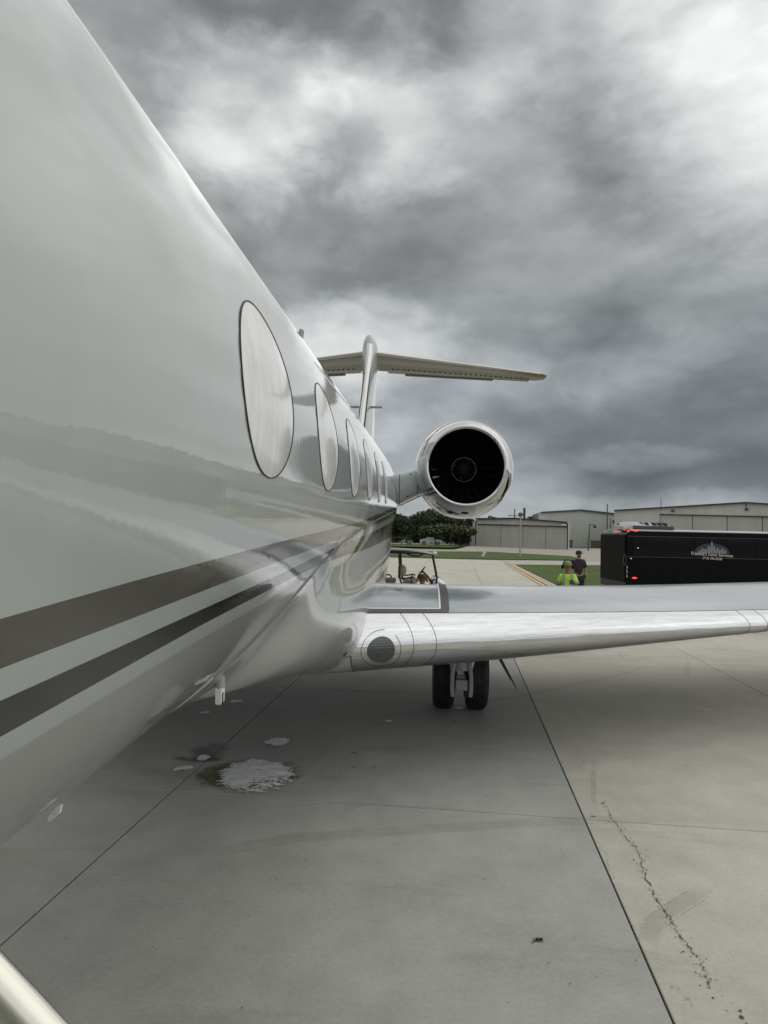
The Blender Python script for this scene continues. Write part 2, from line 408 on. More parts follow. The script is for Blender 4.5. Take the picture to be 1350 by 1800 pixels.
def ribbon(name, pts, w, m, z, parent=APRON, sub=6, jit=0, seed=0):
    r = random.Random(seed); P = []
    for i in range(len(pts)-1):
        for k in range(sub):
            t = k/sub; P.append([pts[i][0]*(1-t)+pts[i+1][0]*t + r.uniform(-jit, jit), pts[i][1]*(1-t)+pts[i+1][1]*t + r.uniform(-jit, jit)])
    P.append(list(pts[-1])); mb = MB(); rows = []; ed = []
    for i, p in enumerate(P):
        q0, q1 = P[max(i-1, 0)], P[min(i+1, len(P)-1)]; dx, dy = q1[0]-q0[0], q1[1]-q0[1]; L = hypot(dx, dy) or 1
        ww = (w if not isinstance(w, list) else np.interp(i/(len(P)-1), np.linspace(0, 1, len(w)), w))
        nx, ny = -dy/L*ww/2, dx/L*ww/2; en = min(1, 4*min(i, len(P)-1-i)/len(P)+.0)
        rows.append([(p[0]+nx*s, p[1]+ny*s, z) for s in (-1, -.4, .4, 1)]); ed += [0, .35+.65*en, .35+.65*en, 0]
    mb.loft(rows, closed=False, cap=False); o = mb.build(name, m, parent, smooth=0); with_edge(o, ed); return o
def blot(name, c, rx, ry, m, z, parent=APRON, seed=0, rot=0, ringed=False):
    r = random.Random(seed); n = 40; ph = [r.uniform(0, 6.3) for _ in range(5)]
    prof = [1+.13*sin(2*t+ph[0])+.09*sin(3*t+ph[1])+.06*sin(5*t+ph[2])+.04*sin(9*t+ph[3]) for t in np.linspace(0, 2*pi, n, endpoint=False)]
    ks = [.93, .97, 1.0, 1.04] if ringed else [.001, .4, .75, 1.0]; ev = [0, .9, .9, 0] if ringed else [1, 1, .6, 0]
    rows = []; ed = []
    for k, e in zip(ks, ev):
        row = []
        for i in range(n):
            t = 2*pi*i/n; x, y = rx*k*prof[i]*cos(t), ry*k*prof[i]*sin(t); row.append((c[0]+x*cos(rot)-y*sin(rot), c[1]+x*sin(rot)+y*cos(rot), z)); ed.append(e)
        rows.append(row)
    mb = MB(); mb.loft(rows, True, False); o = mb.build(name, m, parent, smooth=0); with_edge(o, ed); return o
def marks():
    blot('wet_stain', (-2.0, 5.9), .30, .13, M_WET, .003, seed=1)
    blot('wet_stain', (-1.98, 6.12), .26, .38, M_WET, .0035, seed=2, rot=.3)
    blot('wet_stain', (-1.42, 5.60), .50, .55, M_WET, .003, seed=4)
    blot('yellow_stain', (-1.72, 5.55), .26, .34, M_MOSS, .004, seed=5)
    blot('drip_ring', (-.765, 5.68), .115, .09, M_WET, .003, seed=6, ringed=True)
    blot('drip_ring', (-1.08, 5.90), .10, .06, M_WET, .0045, seed=16, ringed=True)
    for x, y, s in ((-.62, 6.25, .035), (-.40, 5.9, .02), (-.58, 5.86, .018), (.38, 7.42, .04), (1.31, 5.06, .02), (.63, 3.5, .03)):
        blot('oil_spot', (x, y), s*1.5, s, M_WET, .003, seed=int(x*100) % 97)
    cr = [(1.52, 6.7), (1.54, 6.33), (1.44, 5.89), (1.48, 5.7), (1.45, 5.23), (1.44, 5.03), (1.45, 4.8), (1.47, 4.55), (1.42, 4.25), (1.39, 3.99), (1.40, 3.8), (1.39, 3.57), (1.41, 3.43), (1.40, 3.32), (1.37, 3.22), (1.42, 3.19), (1.42, 3.06), (1.42, 2.8), (1.43, 2.4)]
    ribbon('crack', cr, [.012, .009, .016, .012, .022, .03, .016, .026, .012, .02], M_CRACK, .004, sub=7, jit=.014, seed=3)
    ribbon('crack_spall', cr, [.04, .04, .05, .08, .10, .07, .10, .07], M_SPALL, .003, sub=4, jit=.03, seed=5)
    r = random.Random(12); mb = MB()
    for k in range(110):
        t = r.random()**.8*(len(cr)-1); i = int(t); f = t-i; x = cr[i][0]*(1-f)+cr[i+1][0]*f + r.gauss(.005, .028); y = cr[i][1]*(1-f)+cr[i+1][1]*f + r.gauss(0, .03); q = r.uniform(.0015, .006)*(2 if r.random() < .08 else 1)
        a0 = r.uniform(0, 6); mb.add([(x+q*(1+.6*cos(3*a+a0))*cos(a), y+q*cos(a0)*.4+q*sin(a), .0046) for a in np.linspace(0, 2*pi, 7)[:-1]], [(0, 1, 2, 3, 4, 5)])
    for k in range(130):
        x, y = r.uniform(-1.6, 3.2), r.uniform(2.6, 7.5); q = r.uniform(.0015, .004); mb.add([(x+q*cos(a), y+q*sin(a)*1.2, .0046) for a in np.linspace(0, 2*pi, 6)[:-1]], [(0, 1, 2, 3, 4)])
    mb.build('grit', mat('grit_dark', (.06, .062, .06), .9), APRON, 0)['kind'] = 'stuff'
    ribbon('crack', [(1.19, 5.0), (1.25, 4.5), (1.21, 4.2), (1.26, 4.0)], .05, M_SPALL, .0032, sub=5, jit=.01, seed=8)
    ribbon('crack', [(1.17, 3.35), (1.24, 3.15), (1.2, 2.9)], .07, M_SPALL, .0032, sub=5, jit=.01, seed=18)
    ribbon('crack', [(1.30, 6.5), (1.33, 6.2), (1.28, 6.0), (1.31, 5.6)], .05, M_SPALL, .0032, sub=5, jit=.02, seed=28)
    tm = [(1.13, 3.3), (1.20, 3.55), (1.31, 3.74), (1.46, 3.88), (1.67, 4.06), (2.05, 4.38)]
    ribbon('tyre_mark', tm, .20, M_RUBMARK, .0022, sub=8)
    for off in (-.055, .05):
        ribbon('tyre_mark', [(x-off*.7, y+off*.75) for x, y in tm], .018, M_RUBPALE, .0048, sub=8)
    ribbon('tyre_mark', [(1.78, 6.8), (1.55, 6.0), (1.40, 5.4), (1.36, 5.15)], .10, M_RUBMARK, .0024, sub=8)
    ribbon('tyre_mark', [(4.75, 12.2), (4.5, 11.4), (4.24, 10.8), (4.08, 10.35), (4.2, 10.15)], .16, M_RUBMARK, .003, sub=8)
    ribbon('tyre_mark', [(3.55, 12.3), (3.5, 11.5)], .10, M_RUBMARK, .003, sub=8)
    ribbon('tyre_mark', [(-1.0, 7.0), (-.3, 7.6), (1.2, 8.6), (3.2, 10.4), (4.4, 12.2)], .17, M_RUBMARK, .0028, sub=8)
    ribbon('tyre_mark', [(-2.0, 3.9), (-.8, 4.5), (.8, 4.9), (3.0, 5.3)], .28, M_RUBMARK, .0026, sub=8)
    ribbon('tyre_mark', [(-1.9, 4.7), (-.6, 5.1), (.9, 5.05)], .05, M_RUBMARK, .0027, sub=8)
marks()

# ------------------------------------------------------------------ the jet
CX, CZ, AXZ, R = -1.6268, 2.3093, .0309, 1.195
SEAM_Y = [2.40, 2.46, 2.63, 2.78, 3.10, 3.38, 4.01, 5.25, 9.4, 12.5]
SEAM_P = [-64, -46, -42, -36, -29.8, -24.6, -20, -16, -10.1, -6]
def ss(a, b, x):
    t = min(1, max(0, (x-a)/(b-a))); return t*t*(3-2*t)
def rfair(Y, p):
    ky = [2.45, 3.0, 3.5, 4.2, 5.2, 8.0, 10.4]; b = np.interp(Y, ky, [1.195, 1.195, 1.205, 1.31, 1.515, 1.5, 1.195]); n = np.interp(Y, ky, [2, 2.25, 3.7, 5, 6.5, 6, 2])
    c, s = abs(cos(radians(p))), abs(sin(radians(p)))
    rs = ((c/1.195)**n+(s/b)**n)**(-1/n)
    w = ss(0, 22, np.interp(Y, SEAM_Y, SEAM_P)-p)
    return R+(rs-R)*w
def rfus(Y):                                           # body radius and how far its axis is lifted
    if Y < .9:
        t = (0.9-Y)/8.3; r = R*sqrt(max(1e-4, 1-min(t, .9995)**2.6)); return r, -(R-r)*.28
    if Y > 10.6:
        t = min(1, (Y-10.6)/10.4); r = R*(1-.82*t**1.35); return r, (R-r)*.78
    return R, 0.
def fpt(Y, p, r=None, off=0):
    r0, lift = rfus(Y); rr = (r0 if r is None else r) + off
    return (CX+rr*cos(radians(p)), Y, CZ+AXZ*Y+lift+rr*sin(radians(p)))
EY = [.5, .8, 1.1, 1.6, 2.4, 3.2, 4.3, 5.2, 6.3, 9.0, 12, 21]
EP = [[-16.8, -16.45, -16.1, -15.7, -15.1, -14.75, -14.2, -13.1, -11.6, -7.7, -4, 2],
      [-20.1, -19.85, -19.7, -19.35, -18.85, -18.5, -17.9, -17.4, -16.5, -13.8, -11, -6],
      [-22.5, -22.3, -22.2, -22.0, -21.7, -21.0, -20.3, -20.0, -19.5, -17.8, -15.5, -11],
      [-26.0, -25.5, -25.1, -24.5, -24.2, -24.2, -24.5, -25.0, -25.5, -25.5, -24, -20],
      [-28.4, -27.9, -27.5, -27.0, -26.8, -26.6, -26.6, -27.2, -28.0, -28.2, -27, -24]]
def edges(Y): return [float(np.interp(Y, EY, e)) for e in EP]

def philist(Y, lo=None):
    """angles from the top (90) down the left-hand (port) side to the keel (-90) with paint band per interval"""
    e = edges(Y); ph = list(np.linspace(90, e[0], 25)); band = [0]*24
    for k, bnd in enumerate((1, 0, 2, 0)):
        ph += [ (e[k]*2+e[k+1])/3, (e[k]+2*e[k+1])/3, e[k+1]]; band += [bnd]*3
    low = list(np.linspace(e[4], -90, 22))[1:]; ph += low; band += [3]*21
    return ph, band
def ribbon3(pts, nrm, w, mb, h=.0015):
    rows = []
    for i, p in enumerate(pts):
        p = Vector(p); t = (Vector(pts[min(i+1, len(pts)-1)])-Vector(pts[max(i-1, 0)])).normalized(); n = Vector(nrm[i]).normalized(); s = t.cross(n).normalized()
        rows.append([p+s*w/2-n*.003, p+s*w/2+n*h, p-s*w/2+n*h, p-s*w/2-n*.003])
    mb.loft(rows, True, True)

JET = thing('business_jet', 'large white twin-engine private jet with taupe and black cheatlines filling the left side', 'airplane', (CX, 4, 0))
JET_OFF = Vector((-CX, -4, 0))
def jet_part(o):
    if o.parent is JET: o.location = JET_OFF
    return o
def jb(mb, name, mats, smooth=40, parent=None):
    o = mb.build(name, mats, parent or JET, smooth)
    return jet_part(o)

def fuselage():
    Ys = list(np.linspace(-7.38, -5.5, 14)) + list(np.arange(-5.2, .4, .35)) + list(np.arange(.4, 6, .1)) + list(np.arange(6, 21.01, .25))
    mb = MB(); rows = []
    for Y in Ys:
        ph, band = philist(Y); port = [fpt(Y, p) for p in ph]; stbd = [(2*CX-p[0], p[1], p[2]) for p in port[-2:0:-1]]
        rows.append(port+stbd)
    n = len(rows[0]); bands = band + band[::-1]
    v = [p for r in rows for p in r]; f = []; mi = []
    for i in range(len(rows)-1):
        for k in range(n):
            k2 = (k+1) % n; f.append((i*n+k, (i+1)*n+k, (i+1)*n+k2, i*n+k2)); mi.append(bands[k])
    f.append(tuple((len(rows)-1)*n+k for k in range(n))); mi.append(0); f.append(tuple(range(n))); mi.append(0)
    mb.v = v; mb.f = f; mb.mi = mi
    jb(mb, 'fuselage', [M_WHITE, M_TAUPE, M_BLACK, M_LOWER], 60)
    # fairing round the wing root
    FY = list(np.arange(2.40, 6, .06)) + list(np.arange(6, 10.41, .15)); mb = MB(); rows = []; cb = None
    for Y in FY:
        s = float(np.interp(Y, SEAM_Y, SEAM_P)); ph, band = philist(Y)
        # keep the paint bands: angles above the seam collapse on to it
        q = [min(p, s) for p in ph[22:]]; bnd = band[22:]
        port = [fpt(Y, s, rfus(Y)[0]-.004)] + [fpt(Y, p, rfair(Y, p) - (R-rfus(Y)[0]), .005) for p in q]
        stbd = [(2*CX-p[0], p[1], p[2]) for p in port[-2::-1]]
        rows.append(port+stbd)
    n = len(rows[0]); bl = [bnd[0]]+bnd; bl = bl + bl[::-1]; v = [p for r in rows for p in r]; f = []; mi = []
    for i in range(len(rows)-1):
        for k in range(n-1):
            a, b, c, d = i*n+k, (i+1)*n+k, (i+1)*n+k+1, i*n+k+1
            if (Vector(v[a])-Vector(v[d])).length < 1e-5 and (Vector(v[b])-Vector(v[c])).length < 1e-5: continue
            f.append((a, b, c, d)); mi.append(bl[k] if bl[k] != 3 else 3)
    mb.v = v; mb.f = f; mb.mi = mi
    fa = jb(mb, 'wing_fairing', [M_WHITE, M_TAUPE, M_BLACK, M_FAIR], 60)
    mb = MB(); ys = np.linspace(2.42, 10.4, 140); pts = [fpt(Y, float(np.interp(Y, SEAM_Y, SEAM_P)), None, .004) for Y in ys]
    ribbon3(pts, [Vector(p)-Vector((CX, p[1], CZ+AXZ*p[1])) for p in pts], .0035, mb, .002); jb(mb, 'fairing_seam', mat('seam_grey', (.16, .16, .155), .5))
    # cabin windows
    for k in range(6):
        Yc = 1.8203+1.1199*k; pc = degrees(.1052); a, b = .3022, degrees(.2449/R)
        mb = MB(); rows = []
        for i, s in enumerate((.001, .25, .45, .62, .75, .85, .92, .97, 1.0)):
            rows.append([fpt(Yc+a*s*cos(t), pc+b*s*sin(t), None, .0005+.011*(1-s**3.0)) for t in np.linspace(0, 2*pi, 56, endpoint=False)])
        mb.loft(rows[::-1], True, False); w = jb(mb, 'window', M_PANE, 60)
        mb = MB(); rows = []
        for s, h in ((.995, -.002), (.995, .0025), (1.008, .0025), (1.008, -.002)):
            rows.append([fpt(Yc+a*s*cos(t)+(.003*(s > 1))*cos(t), pc+b*s*sin(t), None, h) for t in np.linspace(0, 2*pi, 72, endpoint=False)])
        mb.loft(rows[::-1], True, False); g = mb.build('window_seal', M_SEAL, w, 0)
    # blade antennas, drain mast, belly plate
    c = Vector(fpt(3.56, 39)); up = Vector((.30, .10, .95)); M = Matrix.Translation(c) @ up.to_track_quat('Z', 'Y').to_matrix().to_4x4(); mb = MB()
    mb.loft([[M @ Vector((x*.005, y*s+o, z)) for x, y in ((-1, -.012), (0, -.018), (1, -.012), (1, .012), (0, .018), (-1, .012))] for s, o, z in ((1, 0, -.03), (.85, .008, .030), (.7, .012, .040))], True, True)
    jb(mb, 'blade_antenna', M_STEEL)
    mb = MB(); mb.tube([(-.853, 2.75, 1.52), (-.85, 2.75, 1.425)], .021, 14); dm = jb(mb, 'drain_mast', mat('mast_grey', (.36, .36, .34), .5))
    mb = MB(); mb.loft([[(-.85+x*s, 2.75+y*s, z) for x, y in ((-.013, -.02), (.013, -.02), (.013, .03), (-.013, .03))] for s, z in ((1, 1.43), (.95, 1.365), (.7, 1.357))], True, True); mb.build('mast_tip', M_PLAC, dm, 20)
    mb = MB(); mb.box(-.842, -.836, 2.742, 2.76, 1.358, 1.405); mb.build('drain_hole', M_SEAL, dm, 0)
    mb = MB(); c = Vector((-.846, 1.5, 1.433))
    mb.loft([[c+Vector((x, y, z)) for x, z in ((-.017, -.016), (-.011, -.025), (.012, -.004), (.016, .016), (.008, .014))] for y in (-.004, .004)], True, True); bp = jb(mb, 'belly_plate', M_PLAC, 20)
    mb = MB(); mb.ball(c+Vector((.0, -.0045, -.006)), .0013); mb.build('screw', M_SEAL, bp)
fuselage()

# ---- wing
XS = [-.52, 1.4, 4.2, 10.4]
PW = [[5.117, -.914, 4.6, .162, 1.766, .016], [6.077, -.918, 3.9, .153, -.051, .012], [7.477, -.902, 3.1, .114, -2.925, .024], [10.577, -.65, 1.6, .10, -2., .02]]
PC = [np.polyfit(XS, [r[k] for r in PW], 3) for k in range(6)]
def wing_pt(X, u, off=0):
    Xc = max(X, -.9)
    Y0, Z0, c, t, inc, cb = [float(np.polyval(q, Xc)) for q in PC]
    if X < Xc: Y0 -= .5*(Xc-X)
    def raw(u):
        x = u*u; yt = 5*t*(.2969*sqrt(x)-.126*x-.3516*x*x+.2843*x**3-.1036*x**4); p = .4
        yc = cb/p**2*(2*p*x-x*x) if x < p else cb/(1-p)**2*((1-2*p)+2*p*x-x*x)
        z = yc+(yt if u >= 0 else -yt); a = radians(inc)
        return Vector((X, Y0+c*(x*cos(a)+z*sin(a)), H+Z0+c*(z*cos(a)-x*sin(a))))
    p = raw(u)
    if off:
        q = raw(min(1, u+.01))-raw(max(-1, u-.01)); n = Vector((0, -q.z, q.y)).normalized(); p = p+n*off
    return p
UE = .235
def wing_patch(mb, X0, X1, u0, u1, nx, nu, off, off_edge=None):
    rows = []
    for X in np.linspace(X0, X1, nx):
        rows.append([wing_pt(X, u, off) for u in np.linspace(u0, u1, nu)])
    mb.loft(rows, False, False)
def mirror_obj(o, name=None, parent=None):
    me = o.data.copy(); n = len(me.vertices); co = np.empty(n*3); me.vertices.foreach_get('co', co); co = co.reshape(-1, 3); co[:, 0] = 2*CX-co[:, 0]
    me.vertices.foreach_set('co', co.ravel()); me.flip_normals(); me.update()
    c = bpy.data.objects.new(o.name.split('.')[0], me); link(c, parent or o.parent); c.location = o.location; return c
def wing():
    Xl = list(np.linspace(-1.5, 10.4, 70)); us = [-1, -.97, -.92, -.85, -.78, -.7, -.6, -.5, -.42, -.35, -.29, -UE]; uu = [-x for x in us[::-1]]
    mb = MB(); mb.loft([[wing_pt(X, u) for u in uu+us] for X in Xl], True, True)
    w = jb(mb, 'wing', M_WING, 50)
    mb = MB(); mb.loft([[wing_pt(X, u, .0015) for u in np.linspace(-UE-.004, UE, 41)] for X in [-.548]+[x for x in Xl if x > -.52]], False, False)
    le = mb.build('leading_edge', M_LE, w, 70)
    mb = MB()
    wl = [(lambda t: wing_pt(10.4+.55*t, u*1.0) if 0 else None)(0) for u in ()]
    tipr = []
    for t in np.linspace(0, 1, 7):                                   # upturned winglet
        ring = []
        for u in uu+us:
            p = wing_pt(10.4, u); c0 = wing_pt(10.4, 0); k = 1-.5*t
            q = Vector((0, (p.y-c0.y)*k, (p.z-c0.z)*k)); ang = radians(75)*min(1, t*2)
            ring.append(Vector((10.4+.9*sin(ang)*t*.55-q.z*sin(ang), c0.y+q.y+1.1*t, c0.z+1.25*t**1.5+q.z*cos(ang))))
        tipr.append(ring)
    mb.loft(tipr, True, True); mb.build('winglet', M_WHITE, w, 50)
    # panel seams round the nose of the wing
    def useam(X, a=-.22, b=UE, wd=.005):
        m = MB(); y0 = wing_pt(X, 0).y; uu_ = np.linspace(a, b, 40); xs_ = [X-.5*(wing_pt(X, u).y-y0) for u in uu_]
        pts = [wing_pt(x, u+(.0 if u < b else 0), .002) for x, u in zip(xs_, uu_)]
        nr = [wing_pt(x, u, .1)-wing_pt(x, u) for x, u in zip(xs_, uu_)]; ribbon3(pts, nr, wd, m, .001); m.build('panel_seam', M_SEAM, w)
    for X in (-.062, .125, 3.42, 3.66): useam(X)
    m = MB(); pts = [wing_pt(X, UE, .001) for X in np.linspace(-.6, 9, 80)]; ribbon3(pts, [wing_pt(X, UE, .1)-wing_pt(X, UE) for X in np.linspace(-.6, 9, 80)], .006, m, .002); m.build('panel_seam', M_SEAM, w)
    # rivets
    m = MB()
    for X0 in (-.062, .125):
        for s in (-.022, .022):
            for u in np.linspace(-.2, .2, 13): m.ball(wing_pt(X0+s-.5*(wing_pt(X0, u).y-wing_pt(X0, 0).y), u, .0016), .0026, n=6, m=4)
    for u in np.linspace(-.2, .2, 15): m.ball(wing_pt(-.525, u, .0016), .0026, n=6, m=4)
    o = m.build('rivets', M_SEAM, w); o['kind'] = 'stuff'
    # landing light set in the leading edge
    Yl = wing_pt(-.315, 0)
    def disc(cx, uz, r, off, nr=8, nk=44, r0=0., a0=0, a1=2*pi, bulge=0):
        c = wing_pt(cx, uz); rows = []
        for i in range(nr+1):
            rr = r0+(r-r0)*i/nr; rr = max(rr, .0005); row = []
            for k in range(nk+1):
                t = a0+(a1-a0)*k/nk; dx, dz = rr*cos(t), rr*sin(t)
                # walk along the section until the height matches
                lo, hi = -.5, .5; zt = c.z+dz
                for _ in range(26):
                    md = (lo+hi)/2
                    if wing_pt(cx+dx, md).z < zt: lo = md
                    else: hi = md
                row.append(wing_pt(cx+dx, lo, off+bulge*(1-(rr/r)**2)))
            rows.append(row)
        m = MB(); m.loft(rows, False, False); return m
    lt = disc(-.318, -.026, .108, .004, bulge=.003).build('landing_light', M_LENS, w, 60)
    m = MB(); p = wing_pt(-.318, -.026); ribbon3([wing_pt(-.318+dx, -.02+.02*dx, .0075) for dx in np.linspace(-.098, .10, 12)], [(0, -1, .1)]*12, .005, m, .001); m.build('lens_divider', M_SEAM, lt)
    for a0, a1 in ((-1.05, .8), (1.45, 5.2)):
        disc(-.318, -.026, .156, .0028, 1, 50, .152, a0, a1).build('light_ring', M_SEAM, w, 60)
    # painted walkway border: dark band with a white pinstripe
    m = MB(); wing_patch(m, -.62, .235, UE+.004, UE+.030, 16, 3, .003); m.build('dark_band', M_DKGREY, w, 60)
    rows = [[wing_pt(.165+.0+dx, u, .0032) for dx in (-.0, .035, .075)] for u in np.linspace(UE+.031, .86, 30)]
    m = MB(); m.loft(rows, False, False); m.build('dark_band', M_DKGREY, w, 60)
    m = MB(); wing_patch(m, -.62, .162, UE+.032, UE+.038, 16, 2, .0035); m.loft([[wing_pt(dx, u, .0036) for dx in (.148, .163)] for u in np.linspace(UE+.0385, .86, 30)], False, False); m.build('white_pinstripe', M_WLINE, w, 60)
    # root strip
    m = MB(); pts = [wing_pt(-.505, u, .003) for u in np.linspace(UE+.04, .8, 30)]; ribbon3(pts, [(0.3, 0, 1)]*30, .012, m, .002); m.build('root_seal', M_WLINE, w)
    m = MB(); p = wing_pt(-.22, .46, .004); m.box(p.x-.035, p.x+.03, p.y-.05, p.y+.05, p.z-.02, p.z+.008); m.build('fuel_cap', M_STEEL, w, 0, .003)
    m = MB(); st_x = np.linspace(-1.4, -.55, 8); m.loft([[wing_pt(X, u, .0012) for u in np.linspace(-.5, UE+.01, 48)] for X in st_x], False, False); RF = jb(m, 'root_fillet', M_FAIR, 60)
    m = MB(); pts = [wing_pt(-.549, u, .002) for u in np.linspace(-.26, UE, 44)]; ribbon3(pts, [wing_pt(-.549, u, .1)-wing_pt(-.549, u) for u in np.linspace(-.26, UE, 44)], .008, m, .002); m.build('panel_seam', M_SEAM, w)
    def fdisc(Y0, p0, ry, rp, name, mt):
        m = MB(); rows = [[fpt(Y0+ry*q*cos(t), p0+rp*q*sin(t), rfair(Y0+ry*q*cos(t), p0+rp*q*sin(t)), .0075) for t in np.linspace(0, 2*pi, 25)] for q in (.01, .5, 1)]
        m.loft(rows, False, False); m.build(name, mt, RF, 0)
    fdisc(4.73, -48.96, .036, .80, 'fairing_vent', M_DKGREY); fdisc(5.05, -50.17, .018, .34, 'fairing_bolt', M_PLAC)
    w2 = mirror_obj(w); l2 = mirror_obj(le, parent=w2); w2.parent = JET
    return w
WING = wing()

# ---- main gear (port shown, starboard hidden behind the body)
def gear(sx=1):
    mx = (lambda x: x) if sx > 0 else (lambda x: 2*CX-x)
    Ya = 8.0
    Yf = 7.47
    m = MB(); m.tube([(mx(.456), Yf+.10, 1.35), (mx(.456), Yf, .56)], [.105, .10], 20)
    st = jb(m, 'gear_strut', M_STEEL)
    for s in (-1, 1):
        m = MB(); m.loft([[(mx(.456)+s*xo+x, y, z) for x, y in ((-.022, Yf-.09), (.022, Yf-.09), (.022, Yf+.12), (-.022, Yf+.12))] for xo, z in ((.085, .66), (.105, .50), (.105, .34), (.098, .28))], True, True); m.build('fork_leg', M_STEEL, st, 30, .008)
    m = MB(); m.box(mx(.456)-.068, mx(.456)+.068, Yf-.07, Yf+.10, .345, .465); m.build('fork_pin', M_STEEL, st, 30, .012)
    m = MB(); m.tube([(mx(.50), Yf-.02, .34), (mx(.505), Yf, .27)], .022, 8); m.build('tow_fitting', M_DKGREY, st)
    m = MB(); m.box(mx(.456)-.06, mx(.456)+.06, Yf+.02, Ya, .38, .50); m.build('trailing_link', M_STEEL, st, 30, .02)
    m = MB(); m.tube([(mx(.20), Ya, .43), (mx(.72), Ya, .43)], .045, 14); m.build('axle', M_STEEL, st)
    m = MB(); m.tube([(mx(.60), Yf-.02, .72), (mx(.545), Yf+.02, .52)], .018, 8); m.build('brake_line', M_PLAC, st)
    m = MB(); m.tube([(mx(.335), Yf, .70), (mx(.345), Yf, .56), (mx(.36), Yf, .5)], .014, 8); m.build('brake_line', M_PLAC, st)
    for xc in (.270, .662):
        M = Matrix.Translation((mx(xc), Ya, .43)) @ Matrix.Rotation(pi/2, 4, 'Y'); w = .128
        prof = [(.21, -.10), (.25, -.118), (.33, -w), (.385, -.120), (.412, -.100), (.425, -.075)]
        for z in (-.055, -.02, .02, .055):
            prof += [(.4285, z-.008), (.420, z-.006), (.420, z+.006), (.4285, z+.008)]
        prof += [(.425, .075), (.412, .10), (.385, .12), (.33, w), (.25, .118), (.21, .10)]
        m = MB(); m.lathe(prof, M, 48); t = jb(m, 'tyre', M_RUB, 30)
        m = MB(); m.lathe([(.21, -.10), (.205, -.07), (.12, -.05), (.06, -.09), (.001, -.09)], M, 28); m.lathe([(.21, .10), (.205, .07), (.12, .05), (.06, .09), (.001, .09)], M, 28); m.build('rim', M_STEEL, t, 30)
    m = MB(); rows = []
    for x, z, hw, th in ((.84, .90, .34, .016), (.93, .63, .30, .017), (1.06, .40, .18, .013), (1.09, .36, .05, .008), (1.15, .245, .012, .004)):
        x = mx(x); rows.append([(x-th*.9*sx, 8.0-hw, z-th*.45), (x+th*.9*sx, 8.0-hw, z+th*.45), (x+th*.9*sx, 8.0+hw, z+th*.45), (x-th*.9*sx, 8.0+hw, z-th*.45)])
    m.loft(rows, True, True); jb(m, 'gear_door', M_DKGREY, 20)
gear(1); gear(-1)

